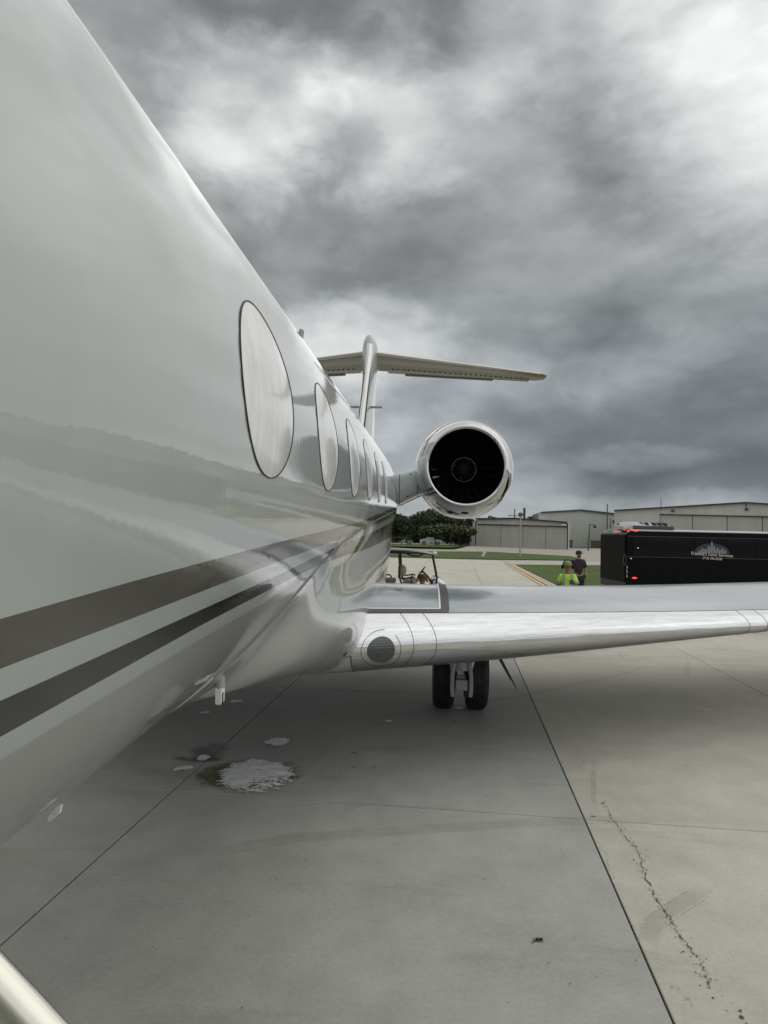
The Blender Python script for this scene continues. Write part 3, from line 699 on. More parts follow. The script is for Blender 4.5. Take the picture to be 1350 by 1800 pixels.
# ---- engines, pylons
EC = Vector((.632, 10.0, 3.135)); ED = Vector((.012, 1, .022)).normalized()
def engine():
    M = Matrix.Translation(EC) @ ED.to_track_quat('Z', 'Y').to_matrix().to_4x4()
    m = MB(); m.lathe([(.772, .52), (.80, .8), (.812, 1.1), (.805, 1.6), (.76, 2.6), (.66, 3.6), (.56, 4.4), (.53, 4.7), (.50, 4.7), (.50, 4.2)], M, 72)
    nac = jb(m, 'engine_nacelle', M_WHITE, 50)
    lip = [(.540, .36), (.534, .28), (.536, .18), (.547, .09), (.564, .035), (.585, .008), (.600, 0), (.617, .008), (.64, .035), (.67, .09), (.705, .19), (.742, .34), (.773, .52)]
    m = MB(); m.lathe(lip, M, 96); m.build('inlet_lip', M_LIP, nac, 70)
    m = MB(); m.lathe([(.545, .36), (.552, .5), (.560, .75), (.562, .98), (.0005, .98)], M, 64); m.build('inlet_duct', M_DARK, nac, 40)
    m = MB(); m.lathe([(.5635, .60), (.5595, .60), (.5595, .63), (.5635, .63)], M, 64); m.build('duct_ring', M_DKGREY, nac, 40)
    bl = MB()
    nb = 22; sec_ = []
    for r, tw, ch in ((.185, 25, .12), (.3, 40, .14), (.45, 55, .15), (.553, 63, .155)):
        a = radians(tw); sec_.append([Vector((s*ch/2*sin(a)+t*cos(a), r, .86+s*ch/2*cos(a)-t*sin(a))) for s, t in ((-1, 0), (0, .008), (1, 0), (0, -.008))])
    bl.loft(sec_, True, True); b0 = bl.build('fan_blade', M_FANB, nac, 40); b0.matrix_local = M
    for k in range(1, nb):
        c = b0.copy(); COL.objects.link(c); c.parent = nac; c.matrix_local = M @ Matrix.Rotation(2*pi*k/nb, 4, 'Z')
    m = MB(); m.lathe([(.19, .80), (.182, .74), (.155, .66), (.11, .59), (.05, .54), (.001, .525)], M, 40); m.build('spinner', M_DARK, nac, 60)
    m = MB(); m.lathe([(.192, .785), (.198, .785), (.198, .80), (.192, .80)], M, 48)
    for k in range(4):
        t = pi/2*k+.35; p = M @ Vector((.160*cos(t), .160*sin(t), .668)); m.ball(p, .013, n=8, m=5)
    for k in range(24):
        t = 2*pi*k/24; m.ball(M @ Vector((.203*cos(t), .203*sin(t), .79)), .008, n=6, m=4)
    m.build('spinner_ring', mat('ring_metal', (.14, .135, .13), .4, .6), nac, 40)
    m = MB(); p = M @ Vector((0, -.724, .245)); m.ball(p, .062, .03, .014); m.build('drain_slot', M_SEAL, nac)
    m = MB(); p = M @ Vector((-.575, .04, .06));
    # pylon with rounded nose
    def psec(xn, Yl, zt, zb, L):
        zc, hz = (zt+zb)/2, (zt-zb)/2; pts = []
        for k in range(24):
            a = 2*pi*k/24; c, s = cos(a), sin(a)
            y = Yl+.16-(abs(c)**.8)*.16 if c > 0 else Yl+.16+L*(abs(c))
            pts.append((xn, y, zc+hz*(np.sign(s)*abs(s)**.55)*(1 if c > 0 else (1-.55*abs(c)**2))))
        return pts
    m = MB(); m.loft([psec(-1.0, 10.75, 3.02, 2.44, 3.4), psec(-.42, 10.8, 3.075, 2.57, 3.2), psec(-.10, 10.85, 3.17, 2.735, 3.0), psec(.25, 10.9, 3.25, 2.83, 2.8)], True, True)
    py = jb(m, 'engine_pylon', M_WHITE, 60)
    for args in ((-.115, 10.85, 3.165, 2.73, 3.0), (-.415, 10.80, 3.077, 2.572, 3.2)):
        q = psec(*args); q = q[-8:]+q[:9]; m = MB(); c_ = Vector((args[0], 11.2, (args[2]+args[3])/2)); ribbon3(q, [(0, p[1]-c_.y, (p[2]-c_.z)*2) for p in q], .012, m, .004); m.build('pylon_seam', M_SEAM, py)
    for pp, r_ in (((-.235, 10.845, 3.07), .011), ((-.28, 10.845, 2.70), .013)):
        m = MB(); m.ball(pp, r_, n=8, m=5); m.build('pylon_port', M_SEAL, py)
    n2 = mirror_obj(nac); n2.parent = JET
    for ch in list(nac.children):
        if ch.name.split('.')[0] in ('inlet_lip', 'inlet_duct', 'spinner'): mirror_obj(ch, parent=n2).location = (0, 0, 0)
    mirror_obj(py).parent = JET
engine()

# ---- fin and tailplane
def tail():
    def foil(t, n=13):
        us = list(np.linspace(1, -1, 2*n+1))
        return [(u*u, (1 if u >= 0 else -1)*5*t*(.2969*abs(u)-.126*u*u-.3516*u**4+.2843*u**6-.1036*u**8)) for u in us][:-1]
    def fin_sec(z, yl, c, t): return [(CX+b*c, yl+a*c, z) for a, b in foil(t)]
    m = MB(); st = [(3.9, 14.9, 5.4, .085), (4.5, 15.9, 4.6, .09), (4.84, 16.27, 3.9, .10), (5.8, 17.12, 3.2, .105), (6.4, 17.55, 2.95, .115), (6.75, 17.70, 3.0, .14), (7.05, 17.78, 3.1, .155), (7.3, 17.84, 3.0, .155), (7.48, 17.92, 2.8, .145), (7.60, 18.05, 2.4, .125), (7.675, 18.25, 1.8, .10), (7.70, 18.5, 1.1, .06)]
    m.loft([fin_sec(*s) for s in st], True, True); fin = jb(m, 'tail_fin', M_WHITE, 60)
    m = MB(); rows = []
    for z, yl, c, t in st[1:8]:
        f = [q for q in foil(t, 26) if q[0] < (.045 if z < 6.9 else .055)]
        rows.append([(CX+b*c*1.01+(.002 if b > 0 else -.002), yl+a*c-.004, z) for a, b in f])
    n_ = min(len(r) for r in rows); rows = [[r[int(round(k*(len(r)-1)/(n_-1)))] for k in range(n_)] for r in rows]
    m.loft(rows, False, False); m.build('fin_leading_edge', M_LIP, fin, 70)
    m = MB(); m.box(CX-.1, CX+.115, 16.95, 17.3, 5.10, 5.115); m.build('fin_joint', M_SEAM, fin, 0)
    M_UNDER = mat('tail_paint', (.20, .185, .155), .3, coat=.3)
    # (x offset, leading edge y, z, chord)
    sp = [(.05, 18.1, 7.13, 2.15), (1.2, 18.6, 7.12, 1.85), (3.2, 19.45, 7.10, 1.4), (5.15, 20.28, 7.08, .95), (5.36, 20.5, 7.08, .62)]
    def stab_pt(s, i, sg): return None
    for sg in (1, -1):
        m = MB(); F = foil(.10); rows = []
        for dx, yl, z, c in sp: rows.append([(CX+sg*dx, yl+a*c, z+b*c) for a, b in F])
        if sg < 0: rows = rows[::-1]
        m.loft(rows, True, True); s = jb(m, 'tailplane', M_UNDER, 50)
        m = MB(); rows = []
        for dx, yl, z, c in sp[:-1]:
            f = [q for q in foil(.10, 26) if q[0] < .05]; rows.append([(CX+sg*dx, yl+a*c-.003, z+b*c*1.01+(.002 if b > 0 else -.002)) for a, b in f])
        if sg < 0: rows = rows[::-1]
        m.loft(rows, False, False); m.build('tailplane_leading_edge', mat('tail_edge', (.55, .53, .49), .22, 1), s, 70)
        # elevator and tab behind the hinge line
        m = MB(); rows = []
        for dx, yl, z, c in ((.42, 18.26, 7.13, 2.06), (3.2, 19.45, 7.10, 1.4), (4.9, 20.17, 7.08, 1.0)):
            rows.append([(CX+sg*dx, yl+c*.70, z-.042), (CX+sg*dx, yl+c*1.05, z-.035), (CX+sg*dx, yl+c*1.05, z-.015), (CX+sg*dx, yl+c*.70, z+.02)])
        if sg < 0: rows = rows[::-1]
        m.loft(rows, True, True); e = m.build('elevator', M_UNDER, s, 30)
        m = MB(); rows = []
        for dx, yl, z, c in ((.95, 18.5, 7.11, 1.95), (3.75, 19.68, 7.08, 1.28)):
            rows.append([(CX+sg*dx, yl+c*1.03, z-.05), (CX+sg*dx, yl+c*1.10, z-.05), (CX+sg*dx, yl+c*1.10, z-.03), (CX+sg*dx, yl+c*1.03, z-.02)])
        if sg < 0: rows = rows[::-1]
        m.loft(rows, True, True); m.build('trim_tab', mat('tab_paint', (.22, .19, .16), .5), s, 30)
        m = MB()
        for k in range(26):
            t = k/25; dx = .6+4.0*t; yl = np.interp(dx, [q[0] for q in sp], [q[1] for q in sp]); c = np.interp(dx, [q[0] for q in sp], [q[3] for q in sp])
            m.box(CX+sg*dx-.028, CX+sg*dx+.028, yl+c*.675, yl+c*.70, 7.10-.07, 7.10-.05)
        v = m.build('hinge_bracket', mat('slot_dark', (.06, .055, .045), .7), s, 0); v['kind'] = 'stuff'
        m = MB(); m.loft([[(CX+sg*x, 17.3+y, 5.42+z) for y, z in ((-.10, -.012), (.10, -.012), (.10, .012), (-.10, .012))] for x in (.12, .46)][::sg], True, True); jb(m, 'fin_antenna', M_STEEL, 20)
    return fin
tail()

# ------------------------------------------------------------------ boarding stair beside the camera
def airstair():
    t = thing('airstair', 'polished metal handrail of the boarding stair in the bottom left corner', 'stairs', (-.1, .2, 0))
    off = Vector((.1, -.2, 0))
    def p(m, name, mt, sm=40, parent=None):
        o = m.build(name, mt, parent or t, sm)
        if parent is None: o.location = off
        return o
    m = MB(); pts = [(-.66, .70, 1.796), (-.462, .70, 1.614), (-.384, .70, 1.542), (.0, .70, 1.188), (.60, .70, .635), (.64, .70, .54)]; m.tube(pts, .0185, 20); h = p(m, 'handrail', M_RAIL)
    for x, z0, z1 in ((-.18, .78, 1.36), (.18, .37, 1.03)): m = MB(); m.tube([(x, .70, z1), (x, .70, z0)], .012, 10); m.build('rail_post', M_RAIL, h)
    for k in range(5):
        x, z = -.50+.21*k, 1.08-.215*k; m = MB(); m.box(x, x+.24, -.15, .66, z-.03, z); p(m, 'tread', M_DKGREY, 0)
    for y in (-.17, .66):
        m = MB(); m.loft([[(x, y, z-.09), (x, y+.02, z-.09), (x, y+.02, z+.06), (x, y, z+.06)] for x, z in ((-.62, 1.17), (.60, .10))], True, True); p(m, 'stringer', M_PLAC, 0)
airstair()

# ------------------------------------------------------------------ foam patches on the concrete
def foamb(N, b):
    p = N.pos(); n = N.noise(p, 42, 8, .72); n2 = N.noise(N.vm('MULTIPLY', p, (.8, 2.0, 1)), 13, 6, .65, .8); n3 = N.noise(p, 5, 4, .55)
    e = N.node('ShaderNodeAttribute', attribute_name='edge').outputs['Fac']
    N.put(b.inputs['Base Color'], N.mix(N.rng(n2, .35, .65, 0, 1), (.72, .73, .72), (.95, .95, .95)))
    a = N.m('ADD', N.m('ADD', N.m('MULTIPLY', n, 1.0), N.m('MULTIPLY', n2, .9)), N.m('SUBTRACT', N.m('MULTIPLY', e, .60), .86))
    a = N.m('ADD', a, N.m('MULTIPLY', N.m('SUBTRACT', n3, .5), .25))
    N.put(b.inputs['Alpha'], N.rng(a, .44, .53, 0, 1, True))
    N.put(b.inputs['Normal'], N.bump(N.m('ADD', N.m('MULTIPLY', n, .5), n2), 1.0, .03))
M_FOAM = mat('soap_foam', (.85, .86, .85), .5, build=foamb)
def in_poly(x, y, P):
    c = False; j = len(P)-1
    for i in range(len(P)):
        if (P[i][1] > y) != (P[j][1] > y) and x < (P[j][0]-P[i][0])*(y-P[i][1])/(P[j][1]-P[i][1])+P[i][0]: c = not c
        j = i
    return c
def foam(label, poly, ht, seed, thin=0.):
    """heap of foam over an outline: a fine grid whose height falls to the ground at the outline"""
    r = random.Random(seed); n = 56; cx = sum(p[0] for p in poly)/len(poly); cy = sum(p[1] for p in poly)/len(poly)
    ang = [atan2(p[1]-cy, p[0]-cx) for p in poly]; rad = [hypot(p[0]-cx, p[1]-cy) for p in poly]; od = sorted(range(len(poly)), key=lambda i: ang[i])
    A = np.array([ang[i] for i in od]); B = np.array([rad[i] for i in od]); A = np.concatenate([A-2*pi, A, A+2*pi]); B = np.tile(B, 3)
    ph = [r.uniform(0, 6.3) for _ in range(8)]; rows = []; ed = []
    ks = np.linspace(0.01, 1.12, 17)
    for k in ks:
        row = []
        for i in range(n):
            t = -pi+2*pi*i/n; R_ = np.interp(t, A, B)*(1+.03*sin(7*t+ph[0])+.03*sin(11*t+ph[1])+.02*sin(17*t+ph[2]))
            x, y = R_*k*cos(t), R_*k*sin(t)
            hgt = max(0, 1-k**3)*ht*(.55+.25*sin(x*21+ph[3]+3*sin(y*13))+.2*sin(y*34+ph[4]+2*sin(x*15))) + .004
            e = min(1, max(0, (1.12-k)*2.2))
            if thin: e *= 1-thin*ss(-.2, .7, cos(t+1.05)*k)
            row.append((x, y, hgt)); ed.append(e)
        rows.append(row)
    mb = MB(); mb.loft(rows, True, False); o = mb.build('foam_patch', M_FOAM, None, 180); o.location = (cx, cy, 0); with_edge(o, ed)
    tag(o, label, 'foam patch', 'white foam left on the wet concrete'); return o
def foams():
    foam('largest white foam patch with ragged lacy right edge on the shaded concrete', [(-1.70, 5.39), (-1.72, 5.79), (-1.55, 5.98), (-1.33, 5.96), (-1.13, 5.86), (-1.12, 5.78), (-.98, 5.6), (-1.02, 5.36), (-1.18, 5.13), (-1.37, 5.07), (-1.60, 5.14)], .03, 1, .38)
    foam('solid oval white foam patch just behind the largest foam patch', [(-1.55, 6.40), (-1.47, 6.57), (-1.32, 6.60), (-1.27, 6.48), (-1.29, 6.37), (-1.47, 6.33)], .018, 2)
    foam('pale foam patch touching the slab joint left of the largest foam patch', [(-2.14, 5.62), (-2.05, 5.73), (-1.97, 5.72), (-1.97, 5.6), (-2.05, 5.54)], .015, 3, .4)
    foam('small foam blob lying on the joint in the middle of the dark wet stain', [(-2.03, 5.93), (-2.0, 6.01), (-1.94, 6.01), (-1.91, 5.9), (-1.96, 5.84)], .015, 4)
    foam('tiny flat foam spot nearest the fuselage, left of the drain mast', [(-2.52, 7.36), (-2.44, 7.43), (-2.37, 7.39), (-2.44, 7.33)], .008, 5)
    foam('thin foam spot on the concrete just right of the drain mast', [(-2.34, 7.88), (-2.24, 7.97), (-2.13, 7.92), (-2.2, 7.84)], .008, 6)
    foam('lone small foam spot between the oval foam patch and the wheels', [(-.40, 7.30), (-.34, 7.36), (-.29, 7.33), (-.33, 7.28)], .008, 7)
    foam('small white foam spot between the two main wheels', [(.40, 7.95), (.45, 8.02), (.53, 7.97), (.46, 7.91)], .008, 8)
foams()
def scrap():
    m = MB(); m.ball((0, 0, .006), .012, .009, .006, n=8, m=5); m.ball((.018, .004, .006), .009, .008, .006, n=8, m=5); m.tube([(-.004, -.002, .004), (-.03, -.02, .003), (-.036, -.035, .002)], .002, 5)
    o = m.build('leaf_scrap', M_SEAL, None, 60); o.location = (.632, 3.505, 0); tag(o, 'small black curled leaf scrap lying alone on the near grey slab', 'debris')
scrap()

# ------------------------------------------------------------------ hangars
def metal_wall(name, col, pitch=.30):
    def bld(N, b):
        p = N.pos(); x, y, z = N.xyz(p)
        n = N.noise(N.vm('MULTIPLY', p, (.5, .5, .12)), 1, 5, .6)
        k = N.m('ADD', 1, N.rng(n, .3, .7, -.10, .08)); N.put(b.inputs['Base Color'], N.mix(1, col, N.cxyz(k, k, k), 'MULTIPLY'))
        s = N.m('FRACT', N.m('DIVIDE', N.m('SUBTRACT', x, y), pitch*1.41)); N.put(b.inputs['Normal'], N.bump(N.m('ABSOLUTE', N.m('SUBTRACT', s, .5)), .5, .03))
    return mat(name, col, .6, build=bld)
M_HW = metal_wall('hangar_wall', (.52, .52, .48)); M_HD = metal_wall('hangar_door', (.43, .42, .39), .22)
M_HW2 = metal_wall('hangar_wall_far', (.44, .46, .425)); M_HROOF = mat('hangar_roof', (.45, .45, .43), .5)
M_TRIM = mat('hangar_trim', (.05, .05, .05), .6)
M_LWALL = mat('shed_wall', (.45, .45, .43), .7); M_LDARK = mat('shed_opening', (.02, .02, .022), .8)

def hangar(label, A, B, prof, depth, door, splits, dmat=M_HD, wmat=M_HW, skew=0.):
    """facade from A to B (world xy); prof = [(along, height)] roof outline; door = (s0, s1, top at s0, top at s1)"""
    A, B = Vector((*A, 0)), Vector((*B, 0)); L = (B-A).length; rz = atan2(B.y-A.y, B.x-A.x)
    t = thing('hangar', label, 'hangar', A, rz)
    s0, s1, h0, h1 = door if door else (None,)*4
    top = lambda s: float(np.interp(s, [p[0] for p in prof], [p[1] for p in prof]))
    m = MB()                                                         # front wall around the door opening
    Mx = Matrix.Rotation(pi/2, 4, 'X')
    def quad(a, b, za0, za1, zb0, zb1): m.add([(x, y, z) for y in (0, .25) for x, z in ((a, za0), (b, zb0), (b, zb1), (a, za1))], [(0, 1, 2, 3), (7, 6, 5, 4), (0, 4, 5, 1), (2, 6, 7, 3), (0, 3, 7, 4), (1, 5, 6, 2)])
    ss_ = sorted(set([p[0] for p in prof] + ([s0, s1] if door else [])))
    for a, b in zip(ss_[:-1], ss_[1:]):
        if door and a >= s0-1e-6 and b <= s1+1e-6:
            za, zb = (np.interp(q, [s0, s1], [h0, h1]) for q in (a, b)); quad(a, b, za, top(a), zb, top(b))
        else: quad(a, b, -.2, top(a), -.2, top(b))
    e0, e1 = prof[0], prof[-1]
    kd = skew*depth; m.add([(e0[0], .25, -.2), (e0[0]+kd, depth, -.2), (e0[0]+kd, depth, e0[1]), (e0[0], .25, e0[1])], [(0, 1, 2, 3)]); m.add([(e1[0], .25, -.2), (e1[0]+kd, depth, -.2), (e1[0]+kd, depth, e1[1]), (e1[0], .25, e1[1])], [(3, 2, 1, 0)])
    m.build('wall', wmat, t, 0)
    m = MB()
    for a, b in zip(prof[:-1], prof[1:]):
        m.add([(x, y, z+dz) for dz in (.03, .16) for x, y, z in ((a[0], -.35, a[1]), (b[0], -.35, b[1]), (b[0]+skew*depth, depth+.3, b[1]), (a[0]+skew*depth, depth+.3, a[1]))], [(3, 2, 1, 0), (4, 5, 6, 7), (0, 1, 5, 4), (2, 3, 7, 6), (1, 2, 6, 5), (3, 0, 4, 7)])
    rf = m.build('roof', M_HROOF, t, 0)
    m = MB()
    for a, b in zip(prof[:-1], prof[1:]):
        m.add([(x, y, z+dz) for y in (-.42, -.352) for dz, (x, z) in ((-.10, a), (-.10, b), (.17, b), (.17, a))], [(0, 1, 2, 3), (7, 6, 5, 4), (0, 4, 5, 1), (2, 6, 7, 3)])
    m.build('gable_trim', M_TRIM, rf, 0)
    if door:
        sp = [s0]+splits+[s1]
        for a, b in zip(sp[:-1], sp[1:]):
            za, zb = (np.interp(q, [s0, s1], [h0, h1]) for q in (a, b)); m = MB(); g = .06
            m.add([(x, y, z) for y in (.10, .22) for x, z in ((a+g, -.2), (b-g, -.2), (b-g, zb), (a+g, za))], [(0, 1, 2, 3), (7, 6, 5, 4), (0, 4, 5, 1), (2, 6, 7, 3), (0, 3, 7, 4), (1, 5, 6, 2)]); m.build('sliding_door', dmat, t, 0)
        m = MB(); m.box(s0, s1, .24, .30, -.2, max(h0, h1)); m.build('door_shadow_gap', M_TRIM, t, 0)
        m = MB(); m.add([(x, y, z+dz) for y in (-.14, -.004) for dz, (x, z) in ((-.08, (s0, h0)), (-.08, (s1, h1)), (.10, (s1, h1)), (.10, (s0, h0)))], [(0, 1, 2, 3), (7, 6, 5, 4), (0, 4, 5, 1), (2, 6, 7, 3), (0, 3, 7, 4), (1, 5, 6, 2)]); m.build('door_track', M_TRIM, t, 0)
    return t
def hangars():
    h1 = hangar('small grey metal hangar with four wide sliding doors and a low gable', (9.75, 122), (23.06, 106.4), [(0, 4.85), (9.4, 4.92), (20.6, 4.20)], 14, (.35, 20.3, 3.9, 3.55), [6.0, 11.1, 16.0], skew=-.80)
    m = MB(); m.box(-1.5, -.02, .5, 2, -.2, 4.4); m.build('side_bay', M_LWALL, h1, 0)
    m = MB(); m.tube([(-.1, -.08, 0), (-.1, -.08, 4.6)], .09, 8); m.tube([(20.5, -.08, 0), (20.5, -.08, 4.1)], .09, 8); m.build('downpipe', M_TRIM, h1)['kind'] = 'stuff'
    m = MB(); m.box(19.6, 20.3, -.55, -.15, 3.75, 3.95); m.build('wall_lamp', M_PLAC, h1, 0)
    h2 = hangar('large plain grey metal hangar with a shallow gable behind the small hangar', (25, 130), (46, 142), [(-2.94, 6.5), (7.3, 7.3), (18.5, 6.75)], 17.6, None, [], wmat=M_HW2, skew=.71)
    for k in range(5):
        m = MB(); x0 = -2.96+.71*(2+3.4*k); m.box(x0-.08, x0+.0, 2+3.4*k, 2.2+3.4*k, 0, 6.45); m.build('side_rib', M_TRIM, h2, 0)
    h3 = hangar('broad grey metal hangar with tall sliding doors behind the black bus', (37, 118), (62, 104), [(-3.3, 6.76), (17.4, 8.05), (30, 7.0), (38, 6.3)], 30, (4.3, 32, 6.12, 5.6), [9.44, 14.65, 19.7, 25])
    for s, z in ((6.4, 6.75), (17.5, 7.0)):
        m = MB(); m.ball((s, -.25, z), .32, .22, .2, n=10, m=6); m.tube([(s, 0, z+.15), (s, -.25, z)], .04, 6); m.build('floodlight', M_TRIM, h3)
    m = MB(); m.tube([(17.4, -.1, 7.1), (17.4, -.1, 8.1)], .05, 6); m.build('conduit', M_TRIM, h3)
    m = MB(); m.tube([(4.3, 1, 6.9), (4.3, 1, 8.9)], .06, 6); m.build('roof_vent_pipe', M_TRIM, h3)
    m = MB(); m.add([(x, y, z) for x in (-4.1, -3.3) for y, z in ((2, 4.6), (7, 4.6), (7, 5.2), (2, 5.2))], [(0, 1, 2, 3), (7, 6, 5, 4), (0, 4, 5, 1), (2, 6, 7, 3), (0, 3, 7, 4), (1, 5, 6, 2)]); m.build('side_canopy', M_TRIM, h3, 0)
    s = thing('shed', 'low shed with a dark open bay beside the flowering tree', 'shed', (7.2, 126, 0), -.2)
    m = MB(); m.box(-1.6, 2.2, 0, 5, -.2, 2.4); m.build('wall', M_LWALL, s, 0)
    m = MB(); m.box(-1.9, 2.3, -.5, 5.2, 2.4, 2.75); m.build('roof', M_HROOF, s, 0)
    m = MB(); m.box(-1.4, 1.6, -.06, -.01, -.2, 1.9); m.build('opening', M_LDARK, s, 0)
    c = thing('equipment_box', 'grey equipment cabinet pair at the foot of the large plain hangar', 'cabinet', (33, 131.5, 0), .5)
    m = MB(); m.box(-7.2, -5.0, -.5, .5, -.1, 1.35); c1 = m.build('cabinet_body', mat('cab', (.13, .135, .13), .6), c, 0); m = MB(); m.box(.4, 2.2, -.5, .5, -.1, 1.3); m.build('cabinet_body', mat('cab', (.13, .135, .13)), c, 0)
hangars()

# ------------------------------------------------------------------ trees
def leafb(c0, c1):
    def bld(N, b):
        oi = N.node('ShaderNodeNewGeometry').outputs['Random Per Island']
        N.put(b.inputs['Base Color'], N.mix(oi, c0, c1)); b.inputs['Roughness'].default_value = .7
    return bld
M_LEAF = mat('leaf_dark', (.04, .05, .02), .7, spec=.25, build=leafb((.030, .043, .024), (.075, .098, .05)))
M_LEAF2 = mat('leaf_olive', (.05, .06, .02), .7, spec=.25, build=leafb((.018, .030, .010), (.06, .085, .03)))
M_FLOWER = mat('blossom', (.62, .60, .50), .7, build=leafb((.20, .22, .13), (.50, .48, .38)))
M_BARK = mat('bark', (.05, .042, .035), .9, build=lambda N, b: N.put(b.inputs['Base Color'], N.mix(N.rng(N.noise(N.vm('MULTIPLY', N.pos(), (6, 6, 1)), 2, 5), .3, .7, 0, 1), (.03, .026, .022), (.09, .075, .06))))
def crown_mesh(lobes, n, size, seed, flat=.7, shell=.55):
    r = random.Random(seed); mb = MB(); tot = sum(l[3]**2 for l in lobes)
    for lx, ly, lz, lr, lf in lobes:
        for k in range(int(n*lr*lr/tot)):
            while True:
                d = Vector((r.gauss(0, 1), r.gauss(0, 1), r.gauss(0, 1)))
                if d.length > .1: break
            d.normalize(); q = lr*(shell+(1-shell)*r.random())*r.uniform(.86, 1.12)
            c = Vector((lx+d.x*q, ly+d.y*q, lz+d.z*q*lf)); s = size*r.uniform(.6, 1.5)
            a = Vector((r.gauss(0, 1), r.gauss(0, 1), r.gauss(0, .6))).normalized(); b_ = a.cross(Vector((r.gauss(0, 1), r.gauss(0, 1), r.gauss(0, 1)))).normalized()
            mb.add([c-a*s-b_*s*flat*.3, c+b_*s*flat, c+a*s, c-b_*s*flat], [(0, 1, 2, 3)])
    return mb
def trunk_mesh(h, r0, limbs, seed):
    r = random.Random(seed); mb = MB(); mb.tube([(0, 0, -.2), (r.uniform(-.1, .1), 0, h*.4), (r.uniform(-.2, .2), r.uniform(-.1, .1), h*.75)], [r0, r0*.75, r0*.4], 8)
    for k in range(limbs):
        a = 2*pi*k/limbs+r.random(); z = h*r.uniform(.3, .6); L = h*r.uniform(.25, .4)
        mb.tube([(0, 0, z), (cos(a)*L*.5, sin(a)*L*.5, z+L*.6), (cos(a)*L, sin(a)*L, z+L)], [r0*.45, r0*.3, r0*.12], 6)
    return mb
def trees():
    protos = []
    for s in range(4):
        r = random.Random(40+s); h = 7.0; lobes = []
        for k in range(20):
            z = h*r.uniform(.12, .88); w = 2.6*(1-abs(z/h-.5)*1.1); a = r.uniform(0, 6.28)
            lobes.append((cos(a)*w*r.uniform(.3, 1), sin(a)*w*r.uniform(.3, 1), z, r.uniform(.8, 1.5), .8))
        lobes.append((r.uniform(-.5, .5), 0, h*.93, .75, 1))
        protos.append((crown_mesh(lobes, 3400, .21, s), trunk_mesh(h, .2, 5, s)))
    meshes = []
    lab = 'dark green broadleaf tree in the dense row at the far edge of the airfield'
    spots = [(-7.4, 139, .80), (-5.4, 140, .86), (-3.6, 137, .78), (-2.0, 138, .86), (-.2, 138, .92), (1.7, 139, 1.04), (3.4, 140, .9), (5.2, 141, .84), (7.2, 139, .80), (9.6, 142, .82), (12.2, 146, .80), (15.3, 150, .90), (17.8, 148, .80), (21.4, 152, .78), (24.2, 153, .90), (26.4, 151, .80), (-6.2, 149, .9), (-1.2, 150, 1.0), (3.4, 150, 1.0), (6.6, 150, .95)]
    lab2 = 'dark treetop rising just above the small hangar roof near the dark poles'
    first = {}
    r = random.Random(5)
    for i, (x, y, s) in enumerate(spots):
        k = i % 4
        if k not in first:
            t = thing('broadleaf_tree', lab, 'tree', (x, y, 0), 0, 'trees of the far row')
            protos[k][0].build('crown', M_LEAF, t, 0); protos[k][1].build('trunk', M_BARK, t, 60); first[k] = t
        else: t = copy_tree(first[k])
        if x > 12: t['label'] = lab2; t['group'] = 'treetops above the small hangar roof'
        else: t['label'] = lab; t['group'] = 'trees of the far row'
        t.location = (x, y, -.1); t.scale = (s*r.uniform(.95, 1.2), s, s); t.rotation_euler = (0, 0, r.uniform(0, 6))
    # flowering tree: wide flat crown on several stems, dotted with pale blossom
    r = random.Random(9); lobes = []
    for k in range(46):
        a = -4.5+9*k/45+r.uniform(-.2, .2); lobes.append((a, r.uniform(-1.6, 1.6), 2.75-.05*a*a*.35+r.uniform(-.55, .6), r.uniform(.6, .95), .75))
    t = thing('flowering_tree', 'wide spreading tree dotted with pale blossom beside the white car', 'tree', (4.25, 117.5, 0), .15)
    crown_mesh(lobes, 9000, .14, 11).build('crown', M_LEAF2, t, 0)
    fl = MB()
    for lx, ly, lz, lr, lf in lobes:
        for k in range(9):
            d = Vector((r.gauss(0, 1), -abs(r.gauss(0, 1)), r.gauss(.3, .8))).normalized(); c = Vector((lx, ly, lz))+Vector((d.x, d.y, d.z*.75))*lr*1.05
            for _ in range(3):
                c2 = c+Vector((r.gauss(0, .05), r.gauss(0, .05), r.gauss(0, .05))); a = Vector((r.gauss(0, 1), r.gauss(0, 1), r.gauss(0, 1))).normalized()*.075; b_ = a.cross(Vector((0, 1, .3))).normalized()*.065
                fl.add([c2-a, c2+b_, c2+a, c2-b_], [(0, 1, 2, 3)])
    fo = fl.build('blossom', M_FLOWER, t, 0); fo['kind'] = 'stuff'
    for x in (-2.2, .6, 2.1):
        m = MB(); m.tube([(x, 0, -.1), (x+.1, 0, 1.1), (x+.3, .1, 2.3)], [.12, .10, .06], 8); m.tube([(x, 0, .9), (x-.6, .2, 2.3)], [.07, .04], 6); m.build('trunk', M_BARK, t)
    # dark bushes under and right of it
    lobes = [(r.uniform(-1.6, 1.9), r.uniform(-.5, .5), r.uniform(.5, 1.5), r.uniform(.5, .8), .9) for _ in range(12)]
    b_ = thing('shrub', 'dark dense shrub growing at the right foot of the flowering tree', 'shrub', (7.0, 119.6, 0)); crown_mesh(lobes, 2200, .14, 21).build('foliage', M_LEAF, b_, 0); trunk_mesh(1.3, .08, 4, 6).build('stem', M_BARK, b_)
trees()

